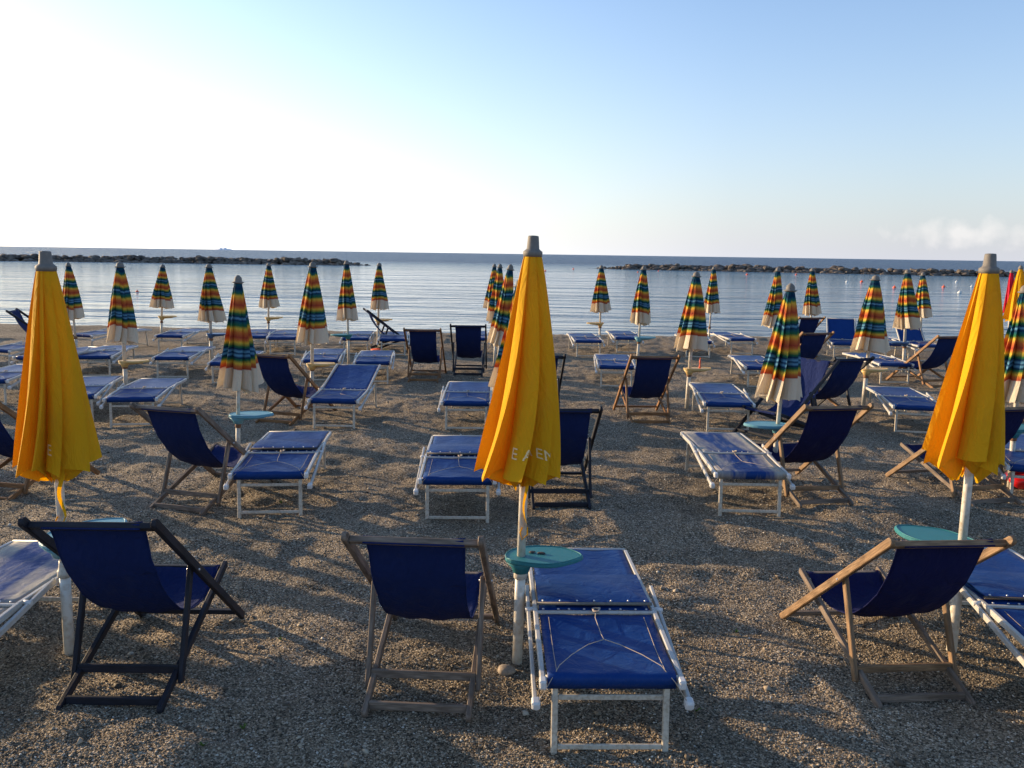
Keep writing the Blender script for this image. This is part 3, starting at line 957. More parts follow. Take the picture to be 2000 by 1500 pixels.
# ---------------------------------------------------------------- shelves clamped to the poles
def smooth_outline(pts, k=4):
    n = len(pts); out = []
    for i in range(n):
        p0, p1, p2, p3 = (Vector((*pts[(i + j - 1) % n], 0)) for j in range(4))
        for s in range(k):
            t = s / k
            q = 0.5 * ((2 * p1) + (-p0 + p2) * t + (2 * p0 - 5 * p1 + 4 * p2 - p3) * t * t + (-p0 + 3 * p1 - 3 * p2 + p3) * t ** 3)
            out.append((q.x, q.y))
    return out
def pole_table(mk, size=1.0):
    root = empty('pole_table')
    ol = [(-.075, -.055), (0.02, -.10), (.15, -.115), (.25, -.07), (.345, .03), (.32, .10), (.22, .165), (.08, .17), (-.03, .12), (-.085, .04)]
    ol = smooth_outline([(x * size, y * size) for x, y in ol], 3)
    mb = MB(); mb.prism(ol, 0.60, 0.625, .006); 
    top = mb.build('table_top', M[mk], root)
    mb = MB(); mb.tube([(x * .97, y * .97, 0.6262) for x, y in ol] + [(ol[0][0] * .97, ol[0][1] * .97, .6262)], .0035, 6); mb.build('rim', M[mk], top)
    mb = MB(); mb.lathe([(0.030, .525), (0.045, .53), (0.055, .56), (0.09, .599)], n=12); mb.build('bracket', M[mk], root)
    mb = MB(); mb.beam((.05, .01, .575), (.26, .03, .595), .03, .03); mb.beam((-.03, 0, .565), (-.03, 0.0, .60), .04, .04); mb.build('rib', M[mk], root)
    return root
TG = 'shelf tables clamped to the parasol poles'
protoT = {k: [pole_table(k), False] for k in ('teal', 'pale_blue', 'ochre', 'dark_blue')}
def put_table(kind, g, rz, label, z=0.0, s=1.0, lean=None):
    ent = protoT[kind]
    o = ent[0] if not ent[1] else copy_tree(ent[0])
    ent[1] = True
    off = Vector((0, 0, 0))
    if lean is not None:
        up = lean.rotation_quaternion @ Vector((0, 0, 1))
        off = up * (0.62 / max(up.z, .5)) - Vector((0, 0, .62))
    o.location = (g.x + off.x, g.y + off.y, g.z + z)
    o.rotation_euler = (0, 0, R(rz))
    o.scale = (s, s, 1)
    tag(o, label, 'table', TG)
    return o
tB = put_table('teal', fB, -5, 'teal shelf table with two dark pebbles on the central yellow parasol pole', lean=yB)
put_table('pale_blue', fA, 58, 'pale blue shelf table peeking above the black deckchair on the left', z=0.06, s=1.2, lean=yA)
tC = put_table('teal', fC, 122, 'teal shelf table behind the top bar of the tilted wooden deckchair', z=0.06, s=1.1, lean=yC)
roots = [o for o in C.objects if o.get('group') == SG]
TB = [(1, 'ochre', 5, 'thick ochre shelf table between the two flat left loungers'), (2, 'ochre', 10, 'far left small ochre shelf table close to the water'),
      (3, 'dark_blue', 0, 'dark blue shelf table behind the big left striped parasol'), (4, 'pale_blue', 5, 'pale blue shelf table between a wooden deckchair and a lounger, on the left'),
      (5, 'ochre', 10, 'small ochre shelf table seen against the water, right of the big left striped parasol'), (6, 'ochre', 0, 'long ochre shelf table above the raised blue lounger'),
      (7, 'teal', 180, 'teal shelf table over a far lounger, near the end of the left breakwater'), (8, 'ochre', 0, 'ochre shelf table crossing the side-on black deckchair'),
      (13, 'ochre', 180, 'ochre shelf table between two far loungers right of centre'), (14, 'pale_blue', 0, 'pale blue shelf table showing over the upright brown deckchair'),
      (15, 'ochre', 0, 'ochre shelf table with an orange peg standing on it'), (18, 'pale_blue', 170, 'pale blue shelf table above the low black deckchair'),
      (20, 'ochre', 0, 'ochre shelf table in front of a far lounger on the right'), (21, 'dark_blue', 175, 'dark blue shelf table beside the raised lounger on the right'),
      (23, 'teal', 20, 'teal shelf table at the right edge above the red bag')]
for (i, k, rz, lab) in TB:
    rt = [o for o in roots if (o.location - FEET[i]).length < 1e-4][0]
    t = put_table(k, FEET[i], rz, lab, lean=rt)
    if i == 15: tP = t

# two pebbles on the near table, an orange peg on another, stone at the pole foot
def stone(name, loc, s, m, seed, label, cat='stone', rz=0.0, group=None):
    r = random.Random(seed)
    bm = bmesh.new(); bmesh.ops.create_icosphere(bm, subdivisions=3, radius=1)
    for v in bm.verts:
        k = 1 + 0.10 * math.sin(v.co.x * 3 + seed) + 0.08 * math.sin(v.co.y * 4 + seed * 2) + 0.05 * math.sin(v.co.z * 5 + v.co.x * 3)
        v.co = Vector((v.co.x * s[0] * k, v.co.y * s[1] * k, v.co.z * s[2] * k))
    for f in bm.faces: f.smooth = True
    me = bpy.data.meshes.new(name); bm.to_mesh(me); bm.free(); me.materials.append(m)
    o = bpy.data.objects.new(name, me); C.objects.link(o); o.location = loc; o.rotation_euler = (0, 0, rz)
    tag(o, label, cat, group)
    return o
bz = tB.location.z + 0.626
stone('pebble', (tB.location.x + .065, tB.location.y + .045, bz + .004), (.020, .011, .006), M['dark_stone'], 3, 'dark flat pebble on the teal table, closest to the pole', 'pebble', 0.3, 'pebbles on the teal table')
stone('pebble', (tB.location.x + .115, tB.location.y + .03, bz + .005), (.022, .012, .007), M['dark_stone'], 5, 'dark flat pebble on the teal table, farther right of the pole', 'pebble', -0.2, 'pebbles on the teal table')
g = ray_ground(990, 1308)
stone('stone', (g.x, g.y, hgt(g.x, g.y) + .012), (.055, .036, .028), M['pale_stone'], 9, 'rounded pale stone lying at the foot of the central yellow parasol')
mb = MB(); mb.lathe([(.012, 0), (.018, .01), (.012, .03), (.010, .07), (.016, .11), (.008, .13), (.003, .17)], n=10)
pg = mb.build('peg', M['orange']); pg.location = (tP.location.x + .16, tP.location.y + .02, tP.location.z + .626)
tag(pg, 'small orange peg standing on the ochre shelf table', 'peg')

# ---------------------------------------------------------------- deckchairs
# side view in local y (forward) and z: rear feet at the origin
A_TOP, A_FOOT = Vector((0, -.09, .97)), Vector((0, 1.13, .0))
B_REAR, B_FRONT = Vector((0, 0, .012)), Vector((0, 1.02, .365))
P_TOP, P_FOOT = Vector((0, .405, .575)), Vector((0, .205, .055))
WA, WB, WP = .325, .262, .292              # half widths to rail centres
def X(v, x): return Vector((x, v.y, v.z))
def deckchair(mw, mc, msec=None, sag=0.0):
    root = empty('deckchair')
    W = M[mw]; W2 = M[msec or mw]
    da = (A_FOOT - A_TOP).normalized()
    for s in (-1, 1):
        mb = MB(); mb.beam(X(A_TOP, s * WA), X(A_FOOT, s * WA), .030, .046, up=(0, .5, 1), round_end=True, over=.01); mb.build('back_rail', W, root)
    mb = MB(); t = A_TOP + da * .055
    mb.beam((-WA + .014, t.y, t.z), (WA - .014, t.y, t.z), .040, .032, up=(0, .6, .8)); mb.build('top_bar', W, root)
    mb = MB(); t = A_FOOT - da * .09
    mb.beam((-WA + .014, t.y, t.z), (WA - .014, t.y, t.z), .036, .028); mb.build('front_bar', W2, root)
    for s in (-1, 1):
        mb = MB(); mb.beam(X(B_REAR, s * WB), X(B_FRONT, s * WB), .028, .042, up=(0, -.3, 1), round_end=True, over=.02); mb.build('seat_rail', W2, root)
    db = (B_FRONT - B_REAR).normalized()
    mb = MB(); t = B_FRONT - db * .03; mb.beam((-WB + .013, t.y, t.z), (WB - .013, t.y, t.z), .034, .028); mb.build('seat_bar', W2, root)
    mb = MB(); t = B_REAR + db * .045; mb.beam((-WB + .013, t.y, t.z + .004), (WB - .013, t.y, t.z + .004), .024, .042); mb.build('rear_bar', W2, root)
    for s in (-1, 1):
        mb = MB(); mb.beam(X(P_TOP, s * WP), X(P_FOOT, s * WP), .040, .026, up=(1, 0, 0), round_end=True, over=.015)
        pr = mb.build('prop_leg', W, root)
        mb = MB(); mb.tube([(s * (WP - .02), P_TOP.y, P_TOP.z - .01), (s * (WA + .02), P_TOP.y, P_TOP.z - .01)], .006, 8); mb.build('bolt', M['snap'], pr)
    mb = MB(); t = P_FOOT + (P_TOP - P_FOOT).normalized() * .055
    mb.beam((-WP + .013, t.y, t.z), (WP - .013, t.y, t.z), .022, .044); mb.build('prop_bar', W, root)
    # sling
    t0 = A_TOP + da * .055 + Vector((0, .0, .022)); t1 = B_FRONT - db * .03 + Vector((0, 0, .018))
    ctrl = [Vector((0, t0.y - .026, t0.z - .03)), t0 + Vector((0, .0, 0)), Vector((0, t0.y + .045, t0.z - .045)), Vector((0, .085, .70)), Vector((0, .24, .49 - sag * .4)), Vector((0, .44, .335 - sag)), Vector((0, .66, .275 - sag)),
            Vector((0, .86, .30 - sag * .5)), t1 + Vector((0, -.02, -.005)), t1 + Vector((0, .02, -.012)), t1 + Vector((0, .02, -.04))]
    def cr(i, t):
        p = [ctrl[min(max(i + j - 1, 0), len(ctrl) - 1)] for j in range(4)]
        return 0.5 * ((2 * p[1]) + (-p[0] + p[2]) * t + (2 * p[0] - 5 * p[1] + 4 * p[2] - p[3]) * t * t + (-p[0] + 3 * p[1] - 3 * p[2] + p[3]) * t ** 3)
    line = [cr(i, k / 5) for i in range(len(ctrl) - 1) for k in range(5)] + [ctrl[-1]]
    nn = len(line); P = []
    rr = random.Random(len(bpy.data.objects))
    for i, c in enumerate(line):
        k = i / (nn - 1)
        w = .235 + .008 * math.cos(k * 2 * PI) 
        mid = math.sin(PI * min(max(k, 0), 1))
        row = []
        for j in range(17):
            u = j / 16 * 2 - 1
            curl = -0.018 * mid * (1 - u * u) + 0.004 * math.sin(u * 8 + k * 5) * mid
            edge = .003 * math.sin(k * 60 + u) if abs(u) > .99 else 0
            row.append((u * w + edge, c.y + curl * .3, c.z + curl))
        P.append(row)
    mb = MB(); mb.grid(P); sl = mb.build('sling', M[mc], root, solid=.003)
    for s in (-1, 1):
        mb = MB(); mb.tube([(P[i][0 if s < 0 else -1][0] , P[i][0 if s < 0 else -1][1], P[i][0 if s < 0 else -1][2]) for i in range(4, nn - 5, 2)], .0035, 6)
        mb.build('seam', M[mc], sl)
    return root
PC = {k: [deckchair(*a), False] for k, a in {
    'black': ('wood_black', 'canvas'), 'grey': ('wood_grey', 'canvas'), 'brown': ('wood_brown', 'canvas'),
    'warm': ('wood_warm', 'canvas_dark', 'wood_grey'), 'mixed': ('wood_black', 'canvas', 'wood_brown')}.items()}
DG = 'deckchairs with navy slings'
def put(ent, loc, rz, label, cat, group, tilt=(0, 0), s=1.0):
    o = ent[0] if not ent[1] else copy_tree(ent[0])
    ent[1] = True
    o.location = loc
    o.rotation_euler = (tilt[0], tilt[1], rz)
    o.scale = (s, s, s)
    tag(o, label, cat, group)
    return o
def chair2(kind, L, Rr, label, s=1.0, extra=0.0):
    a = ray_ground(*L); b = ray_ground(*Rr)
    c = (a + b) / 2
    ang = math.atan2(b.y - a.y, b.x - a.x) + R(extra)
    return put(PC[kind], (c.x, c.y, hgt(c.x, c.y) - .004), ang, label, 'deckchair', DG, s=s)
def chairm(kind, px, py, deg, label, s=1.0):
    c = ray_ground(px, py)
    return put(PC[kind], (c.x, c.y, hgt(c.x, c.y) - .006), R(deg), label, 'deckchair', DG, s=s)
chair2('black', (116, 1388), (314, 1390), 'big black-framed deckchair in the near left corner', extra=0).scale = (.96, .98, 1.05)
chair2('grey', (711, 1396), (916, 1405), 'grey weathered wooden deckchair nearest the central yellow parasol')
chair2('warm', (1714, 1383), (1899, 1369), 'tilted wooden deckchair with sunlit left rail in the near right corner', extra=-4, s=.97)
chairm('grey', 344, 999, -14, 'grey wooden deckchair between the left yellow and the big striped parasol')
chairm('brown', -38, 980, -12, 'wooden deckchair cut by the left edge, behind the left yellow parasol')
chairm('brown', 534, 824, -17, 'brown deckchair half hidden by the big left striped parasol')
chairm('brown', 826, 745, 0, 'brown upright deckchair, left one of the pair facing the gap between the breakwaters')
chairm('black', 914, 737, 1, 'black upright deckchair, right one of the pair facing the gap between the breakwaters')
chairm('black', 1097, 989, 2, 'black deckchair right behind the central yellow parasol')
chairm('black', 1052, 832, 2, 'black deckchair of which only a post shows right of the central yellow parasol')
chairm('brown', 1272, 830, 3, 'brown upright deckchair with dark sling right of centre, in the third row')
chairm('warm', 1613, 992, 10, 'wooden deckchair with nearly black sling below the big right striped parasol')
chairm('mixed', 1650, 826, 18, 'black-topped deckchair right of the big right striped parasol')
chairm('black', 1578, 838, 124, 'low black deckchair turned sideways with its seat facing left')
chairm('brown', 1845, 757, 15, 'brown deckchair touching the left side of the right yellow parasol')
chairm('brown', 1585, 752, 16, 'brown deckchair behind the big right striped parasol, in the fourth row')
chairm('brown', 1577, 697, 12, 'small brown deckchair against the water, behind the big right striped parasol')
chairm('black', 38, 690, -75, 'black deckchair by the water at the far left, turned to the right')
chairm('black', 722, 683, -72, 'black deckchair seen side-on by the water, sling open to the right')
chairm('warm', 1945, 989, 13, 'wooden deckchair half hidden behind the right yellow parasol')

# ---------------------------------------------------------------- sun loungers
BH = .40
def lounger(vin, raised=0.0, hood=True, dark=False, yl=1.66):
    """head end at y=0 towards the walkway; raised lifts the far panel, in radians"""
    root = empty('sun_lounger')
    W = M['white_metal']; Cm = M['cream_metal']
    yb = .66
    # side rails
    for s in (-1, 1):
        x = s * .322
        mb = MB(); mb.beam((x, .0, BH - .035), (x, yb + .02, BH - .005), .024, .036)
        if raised: mb.beam((x, yb + .02, BH - .005), (x, yb + math.cos(raised) * (yl - yb), BH + math.sin(raised) * (yl - yb)), .024, .036)
        else: mb.beam((x, yb + .02, BH - .005), (x, yl, BH - .03), .024, .036)
        rl = mb.build('side_rail', W, root)
        mb = MB(); mb.beam((x, -.03, BH - .038), (x, .02, BH - .036), .032, .046, ch=.006); mb.build('end_cap', M['white_plastic'], rl)
    mb = MB(); mb.tube([(-.31, .03, BH - .03), (.31, .03, BH - .03)], .014, 10); mb.build('head_bar', Cm, root)
    mb = MB(); mb.beam((-.335, yb, BH + .004), (.335, yb, BH + .004), .022, .016); cb = mb.build('cross_bar', W, root)
    for k in range(9):
        xx = -.28 + k * .07 + (.012 if k % 2 else 0)
        mb = MB(); mb.lathe([(.007, BH + .012), (.006, BH + .016), (.002, BH + .018)], xx, yb + .022, 8); mb.build('snap', M['snap'], cb)
    # legs
    for (y0, lean) in ((.045, -.03), (1.54 if not raised > .5 else .9, .04)):
        for s in (-1, 1):
            mb = MB(); mb.beam((s * .262, y0, BH - .04), (s * .262, y0 + lean, -.02), .030, .022); mb.build('leg', Cm, root)
        for z, nm in ((.03, 'leg_bar'), (BH - .13, 'leg_bar')):
            if y0 > 1 and z > .1: continue
            k = (BH - .04 - z) / (BH - .02)
            mb = MB(); mb.beam((-.247, y0 + lean * k, z), (.247, y0 + lean * k, z), .016, .026); mb.build(nm, Cm, root)
    # near panel: cloth stretched over the head bar, sagging
    P = []
    ny, nx = 22, 15
    rr = random.Random(int(raised * 100) + len(vin))
    a1, a2, a3 = rr.random() * 6, rr.random() * 6, rr.random() * 6
    for i in range(ny + 1):
        k = i / ny
        row = []
        for j in range(nx + 1):
            u = j / nx * 2 - 1
            if k < .12:
                a = (1 - k / .12) * PI * .8
                y = .03 - .020 * math.sin(a); z = BH - .03 + .020 * math.cos(a)
                if k < .05: z -= .03 * (1 - k / .05); 
            else:
                q = (k - .12) / .88
                y = .03 + q * (yb - .05); z = BH - .010 + .008 * q - .022 * math.sin(PI * q) * (1 - .7 * u * u) + .003 * math.sin(u * 7 + a1 + q * 3) * math.sin(q * 9 + a2)
            row.append((u * .300, y, z))
        P.append(row)
    mb = MB(); mb.grid(P); se = mb.build('seat_panel', M[vin], root, solid=.004)
    for s in (-1, 1):
        mb = MB(); mb.tube([(s * .255, P[i][0][1], P[i][1 if s < 0 else nx - 1][2] + .004) for i in range(3, ny)], .0016, 5); mb.build('seam', M['cord'], se)
    # far panel
    P = []
    L2 = yl - yb - .02
    ca, sa = math.cos(raised), math.sin(raised)
    for i in range(15):
        k = i / 14; row = []
        for j in range(nx + 1):
            u = j / nx * 2 - 1
            l = k * L2; h = -.012 * math.sin(PI * k) * (1 - .7 * u * u) + .003 * math.sin(u * 6 + a3 + k * 4)
            row.append((u * .300, yb + .03 + l * ca - h * sa, BH + .004 + l * sa + h * ca - (0 if raised else .02 * k)))
        P.append(row)
    mb = MB(); mb.grid(P); mb.build('foot_panel' if not raised > .5 else 'back_panel', M[vin], root, solid=.004)
    mb = MB(); e = P[-1][0]; mb.tube([(-.32, e[1], e[2] - .004), (.32, e[1], e[2] - .004)], .013, 10); mb.build('end_bar', W, root)
    # sunshade hood folded flat over the middle
    if hood:
        P = []
        for i in range(11):
            k = i / 10; row = []
            for j in range(nx + 1):
                u = j / nx * 2 - 1
                puff = .016 * math.sin(PI * k) ** .6 * (1 - u ** 4) + .003 * math.sin(u * 5 + k * 6 + a1)
                row.append((u * .305, yb + .055 + k * .43, BH + .040 + puff - .018 * k))
            P.append(row)
        Q = [[(p[0], p[1], p[2] * 0 + (BH + .030 - .018 * i / 10)) for p in row] for i, row in enumerate(P)]
        mb = MB(); mb.grid(P); mb.grid([r[::-1] for r in Q]); mb.grid([P[0][::-1], Q[0][::-1]]); mb.grid([P[-1], Q[-1]])
        hd = mb.build('sunshade_hood', M[vin], root)
        mb = MB(); mb.tube([(-.315, yb + .05, BH + .032), (.315, yb + .05, BH + .032)], .009, 8); mb.build('hood_bar', M['grey_plastic'] if not dark else M['dark_stone'], hd)
        for k in range(7):
            mb = MB(); xx = -.28 + k * .0933; mb.lathe([(.007, BH + .040), (.005, BH + .047), (.002, BH + .049)], xx, yb + .062, 8); mb.build('snap', M['snap'], hd)
    # hood arms, folded back along the head end
    for s in (-1, 1):
        x = s * .358
        mb = MB(); mb.beam((x, yb + .30, BH + .02), (x, -.02, BH - .125), .020, .034)
        ar = mb.build('hood_arm', W, root)
        mb = MB(); mb.beam((x - s * .004, .0, BH - .120), (x - s * .004, -.05, BH - .132), .040, .046, ch=.008); mb.build('end_cap', M['white_plastic'], ar)
        mb = MB(); mb.tube([(s * .33, yb + .05, BH + .0), (s * .375, yb + .05, BH - .005)], .013, 10); mb.build('pivot', M['white_plastic'], ar)
    # Y-shaped cord
    mb = MB()
    z0 = BH + .012
    c0 = (0.0, yb - .02, z0 + .006); c1 = (-.005, yb - .16, z0 - .006); c2 = (.008, yb - .30, z0 - .014)
    mb.tube([c0, (-.01, yb - .08, z0), c1, (.0, yb - .24, z0 - .012), c2], .0024, 6)
    for s in (-1, 1):
        mb.tube([c2, (s * .08, yb - .36, z0 - .012), (s * .17, yb - .47, z0 - .008), (s * .24, .08, z0 - .006), (s * .29, -.01, BH - .03), (s * .345, -.035, BH - .115)], .0020, 6)
    mb.tube([(0.0, yb + .012, z0 + .010), (.022, yb - .005, z0 + .018), (.012, yb - .035, z0 + .012), (-.012, yb - .03, z0 + .012), (-.014, yb, z0 + .014), (0, yb + .012, z0 + .010)], .006, 7)
    mb.build('cord', M['cord'], root)
    return root
PL = {'hood': [lounger('vinyl'), False], 'flat': [lounger('vinyl', hood=False), False], 'tilt': [lounger('vinyl', raised=.22, hood=False), False],
      'faded': [lounger('vinyl_faded', hood=False), False], 'dark': [lounger('vinyl', hood=True, dark=True), False], 'up': [lounger('vinyl', raised=.95, hood=False, yl=1.26), False]}
LG = 'white framed blue sun loungers'
def bed2(kind, L, Rr, label, extra=0.0, s=1.0):
    a = ray_ground(*L); b = ray_ground(*Rr); c = (a + b) / 2
    ang = math.atan2(b.y - a.y, b.x - a.x) + R(extra)
    return put(PL[kind], (c.x, c.y, hgt(c.x, c.y)), ang, label, 'sun lounger', LG, s=s)
def bedm(kind, px, py, deg, label, s=1.0):
    c = ray_ground(px, py)
    return put(PL[kind], (c.x, c.y, hgt(c.x, c.y)), R(deg), label, 'sun lounger', LG, s=s)
def bedf(kind, near, far, label, zf=.37, s=1.0):
    """near = middle of the near feet, far = middle of the far edge of the cloth"""
    a = ray_ground(*near); b = ray_ground(*far, zf)
    ang = math.atan2(b.y - a.y, b.x - a.x) - PI / 2
    return put(PL[kind], (a.x, a.y, hgt(a.x, a.y)), ang, label, 'sun lounger', LG, s=s)
def bedr(kind, p0, p1, foot, side, label, fy=1.58):
    """p0, p1 = two points of a side rail (near, far); foot = far leg on that side"""
    a = ray_ground(*p0, .38); b = ray_ground(*p1, .38); f = ray_ground(*foot)
    ang = math.atan2(b.y - a.y, b.x - a.x) - PI / 2
    ca, sa = math.cos(ang), math.sin(ang)
    lx, ly = side * .262, fy
    x = f.x - (lx * ca - ly * sa); y = f.y - (lx * sa + ly * ca)
    return put(PL[kind], (x, y, hgt(x, y)), ang, label, 'sun lounger', LG)
bed2('hood', (1080, 1470), (1302, 1470), 'large near lounger with folded blue hood and cord, right of the central yellow parasol')
bedr('faded', (0, 1225), (157, 1113), (193, 1184), 1, 'faded bleached lounger cut by the left edge, beside the black deckchair')
bedr('dark', (2000, 1243), (1854, 1122), (1797, 1184), -1, 'blue lounger cut by the right edge, behind the tilted wooden deckchair')
bedf('dark', (527, 1010), (591, 841), 'blue lounger with dusty hood right of the pale blue shelf table, second row left')
bedf('hood', (893, 1018), (905, 849), 'blue lounger with double bar just left of the central yellow parasol')
bedf('faded', (1464, 1011), (1385, 849), 'sun-bleached lounger with pale patches in front of the big right striped parasol')
bedf('tilt', (652, 837), (697, 718), 'blue lounger with its far panel tilted up, beside the long ochre shelf table', .6)
bedf('flat', (910, 840), (920, 741), 'blue lounger in the third row, half covered by the central yellow parasol')
bedf('flat', (1421, 845), (1387, 751), 'blue lounger right of the brown upright deckchair, in the third row')
bedf('flat', (1790, 846), (1718, 746), 'blue lounger left of the right yellow parasol, in the third row')
bedf('flat', (258, 832), (318, 741), 'blue lounger behind the grey wooden deckchair on the left')
bedf('flat', (138, 830), (195, 738), 'blue lounger half hidden behind the left yellow parasol, in the third row')
bedf('flat', (184, 736), (225, 680), 'far lounger touching the right side of the left yellow parasol, behind the ochre shelf')
bedf('flat', (337, 739), (366, 687), 'far blue lounger midway between the second and fourth striped parasols from the left')
bedf('flat', (446, 750), (475, 690), 'far blue lounger partly covered by the big left striped parasol')
bedf('flat', (627, 747), (642, 687), 'far lounger under the long ochre shelf table')
bedf('flat', (728, 746), (738, 684), 'far lounger just left of the brown upright deckchair pair')
bedf('flat', (1203, 758), (1191, 688), 'far lounger left of the brown upright deckchair with dark sling')
bedf('flat', (1490, 758), (1452, 694), 'far lounger with white arm, left of the big right striped parasol')
bedf('flat', (1747, 748), (1700, 696), 'far lounger in front of the parasol with a loose fold, on the right')
bedf('flat', (162, 686), (190, 651), 'waterside lounger right of the left yellow parasol')
bedf('flat', (332, 686), (345, 651), 'waterside lounger under the far left small ochre shelf table')
bedf('flat', (494, 692), (507, 651), 'waterside lounger showing right of the big left striped parasol')
bedf('flat', (552, 695), (562, 651), 'waterside lounger between the small ochre shelf and the long ochre shelf')
bedf('flat', (695, 690), (700, 652), 'waterside lounger under the teal shelf near the left breakwater tip')
bedf('flat', (768, 693), (770, 653), 'waterside lounger in front of the side-on black deckchair')
bedf('flat', (925, 694), (926, 653), 'waterside lounger peeking out behind the black upright deckchair')
bedf('flat', (1149, 697), (1133, 652), 'waterside lounger left of the small parasol at the right breakwater tip')
bedf('flat', (1226, 690), (1214, 651), 'waterside lounger right of the small parasol at the right breakwater tip')
bedf('flat', (1363, 699), (1345, 655), 'waterside lounger mostly hidden behind the parasol with the orange peg')
bedf('flat', (1449, 693), (1419, 655), 'waterside lounger alone in the gap left of the big right striped parasol')
bedm('up', 1652, 702, -12, 'lounger with raised back left of the parasol with a loose fold')
bedm('up', 1815, 705, 8, 'lounger with its blue back raised behind the two overlapping striped parasols')
bedf('flat', (1752, 700), (1725, 661), 'waterside lounger behind the dark blue shelf table on the right')
bedf('flat', (-5, 722), (15, 681), 'lounger cut by the left edge, in front of the far left black deckchair')
bedf('flat', (60, 742), (100, 695), 'lounger end showing left of the left yellow parasol')
bedf('flat', (2035, 985), (1960, 845), 'blue lounger at the right edge beyond the right yellow parasol')

# rows going on beyond the left edge of the photograph; they throw the long shadows on the gravel
k = 0
for row, xs in ((1, (-5.2, -7.8)), (2, (-7.4, -10.0, -12.6)), (3, (-8.4, -11.2, -13.8, -16.6)), (4, (-12.5, -15.2)), (5, (-15.5,))):
    for x in xs:
        y = ROWS[row] + random.uniform(-.2, .2)
        z = hgt(x, y)
        if row == 1:
            o = copy_tree(yA)
            o.rotation_quaternion = (1, 0, 0, random.uniform(-.5, .5)); o.location = (x, y, z)
            tag(o, 'closed yellow parasol beyond the left edge of the nearest row', 'parasol', 'parasols beyond the left edge')
        else:
            o = copy_tree(STRIPED_VAR[k % 5][0]); o.rotation_quaternion = (1, .01, .01, k * .3); o.location = (x, y, z); o.scale = (1, 1, 1)
            tag(o, 'closed striped parasol beyond the left edge of the rows', 'parasol', 'striped parasols beyond the left edge')
        c = put(PC['grey'], (x - .75, y - .7, z), R(random.uniform(-15, 10)), 'wooden deckchair beyond the left edge of the rows', 'deckchair', 'deckchairs beyond the left edge')
        c = put(PL['flat'], (x + .75, y - .7, z), R(random.uniform(-15, 10)), 'blue sun lounger beyond the left edge of the rows', 'sun lounger', 'loungers beyond the left edge')
        k += 1

# ---------------------------------------------------------------- small things
def buoy(px, py, r, mk, label):
    g = ray_ground(px, py, SEA_Z)
    if g.y > 150 or g.y < 0: g = ground_at(px, 128, SEA_Z)
    mb = MB(); mb.lathe([(r * .1, -r * .6), (r * .8, -r * .4), (r, 0), (r * .85, r * .5), (r * .4, r * .8), (r * .15, r * 1.0), (r * .12, r * 1.5), (.01, r * 1.6)], n=12)
    o = mb.build('buoy', M[mk]); o.location = (g.x, g.y, SEA_Z)
    tag(o, label, 'buoy', 'small buoys floating in the bay')
BU = [(268, 570, .10, 'orange', 'lone dark orange buoy in the bright water between the second and third left parasols'),
      (1120, 526, .20, 'orange', 'orange buoy just right of the central yellow parasol, near the breakwater tip'),
      (1065, 519, .18, 'orange', 'tiny orange buoy touching the right side of the central yellow parasol tip'),
      (1246, 532, .16, 'orange', 'orange buoy left of the striped parasol behind the upright brown deckchair'),
      (1286, 530, .14, 'orange', 'faint orange buoy right of the striped parasol behind the upright brown deckchair'),
      (1459, 537, .20, 'orange', 'orange buoy alone midway between the peg parasol and the big right striped one'),
      (1555, 537, .18, 'orange', 'orange buoy above the finial of the big right striped parasol'),
      (1654, 551, .15, 'buoy_white', 'white buoy next to an orange one, left of the parasol with a loose fold'),
      (1683, 551, .18, 'orange', 'orange buoy next to a white one, left of the parasol with a loose fold'),
      (1747, 562, .17, 'orange', 'orange buoy between the loose-fold parasol and the overlapping pair'),
      (1843, 561, .17, 'orange', 'orange buoy right of the overlapping striped pair'),
      (1868, 551, .15, 'buoy_white', 'white buoy farthest out, left of the right yellow parasol'),
      (1874, 572, .16, 'buoy_white', 'white buoy closest to shore, left of the right yellow parasol'),
      (1898, 560, .13, 'buoy_white', 'small white buoy touching the left side of the right yellow parasol')]
for b in BU: buoy(*b)

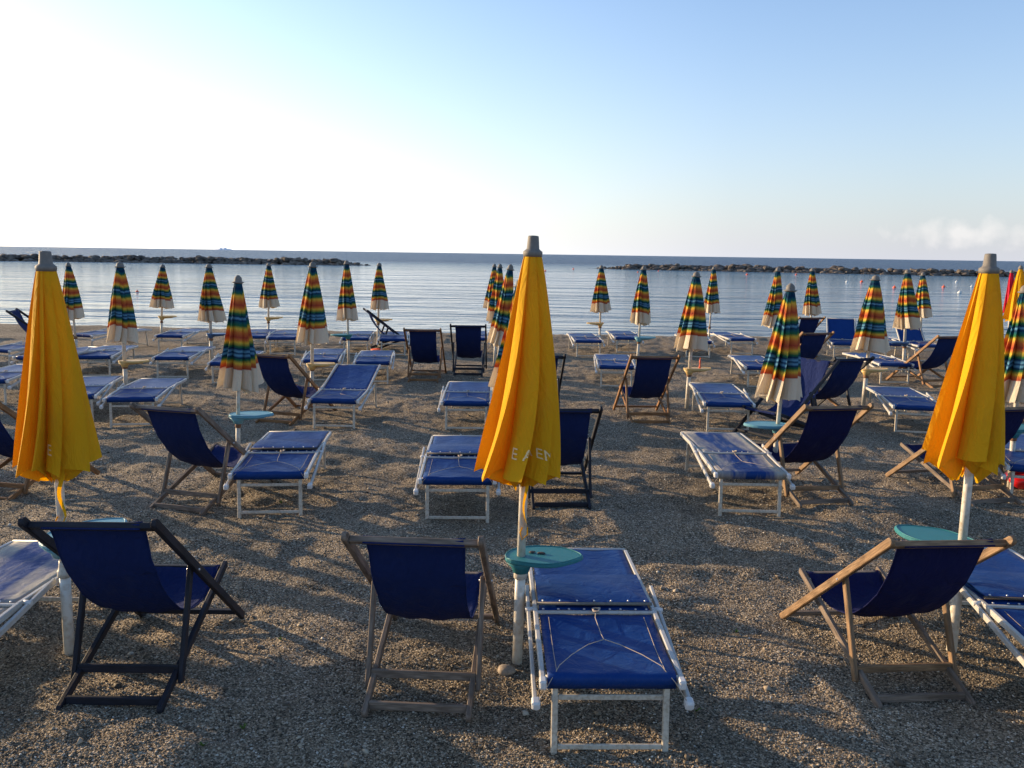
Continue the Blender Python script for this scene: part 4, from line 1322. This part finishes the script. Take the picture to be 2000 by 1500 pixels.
def sprout(px, py, s, label, seed):
    r = random.Random(seed)
    g = ray_ground(px, py); g.z = hgt(g.x, g.y)
    mb = MB()
    for k in range(9):
        a = r.random() * 6.28; l = s * r.uniform(.5, 1.1); w = s * .10
        d = Vector((math.cos(a), math.sin(a), 0)); n = Vector((-d.y, d.x, 0))
        P = []
        for i in range(5):
            t = i / 4
            c = d * (l * t * .6) + Vector((0, 0, l * (t - .45 * t * t)))
            ww = w * math.sin(PI * (0.12 + .85 * t)) 
            P.append([tuple(c - n * ww), tuple(c + n * ww)])
        mb.grid(P)
    o = mb.build('sprout', M['leaf']); o.location = g
    tag(o, label, 'plant', 'green sprouts in the gravel')
for i, (px, py, s, lab) in enumerate([(548, 1252, .035, 'small green sprout in the sunlit gravel right of the black deckchair'), (475, 1422, .04, 'green sprout in the shade below right of the black deckchair'),
        (397, 1462, .05, 'tallest green sprout near the bottom edge, left side'), (312, 1312, .04, 'green sprout between the legs of the black deckchair'),
        (1438, 1233, .035, 'green sprout between the near lounger and the tilted wooden deckchair'), (1360, 1385, .05, 'leafy green sprout beside the lower right corner of the near lounger'),
        (549, 985, .04, 'green sprout under the second row lounger on the left'), (236, 1365, .035, 'green sprout by the rear bar of the black deckchair')]):
    sprout(px, py, s, lab, i)

# red bag and toys
def red_bag():
    g = ray_ground(1996, 948)
    root = empty('bag', (g.x + .06, g.y, hgt(g.x, g.y)))
    mb = MB(); P = []
    for i in range(25):
        a = 2 * PI * i / 24; row = []
        for j in range(9):
            t = j / 8
            rr = .11 * (math.sin(PI * (.12 + .8 * t)) ** .6) * (1 + .07 * math.sin(a * 5 + t * 4))
            row.append((rr * math.cos(a) * 1.2, rr * math.sin(a), .12 * t + .008 * math.sin(a * 3)))
        P.append(row)
    mb.grid(P); mb.build('body', M['red_plastic'], root)
    mb = MB(); mb.grid([[(-.10 + .2 * i / 8, .05 - .02 * math.sin(i), .13 + .10 * j / 4 - .02 * math.sin(i * 1.3) * j / 4) for j in range(5)] for i in range(9)]); mb.build('flap', M['dark_red'], root, solid=.004)
    root.scale = (1.5, 1.5, 1.5)
    root.location.x -= .03
    tag(root, 'red shiny bag standing on the gravel at the right edge', 'bag')
red_bag()
g = ray_ground(753, 690)
stone('ball', (g.x, g.y, hgt(g.x, g.y) + .06), (.075, .07, .065), M['ochre'], 4, 'small yellow toy ball under the far lounger near the side-on black deckchair', 'ball')
g = ray_ground(736, 690)
mb = MB(); mb.lathe([(.10, 0), (.13, .02), (.14, .10), (.15, .12), (.12, .115), (.10, .03)], n=14); o = mb.build('toy_bucket', M['orange']); o.location = (g.x, g.y, hgt(g.x, g.y)); tag(o, 'small orange toy bucket beside the yellow toy ball', 'bucket')
g = ray_ground(212, 718)
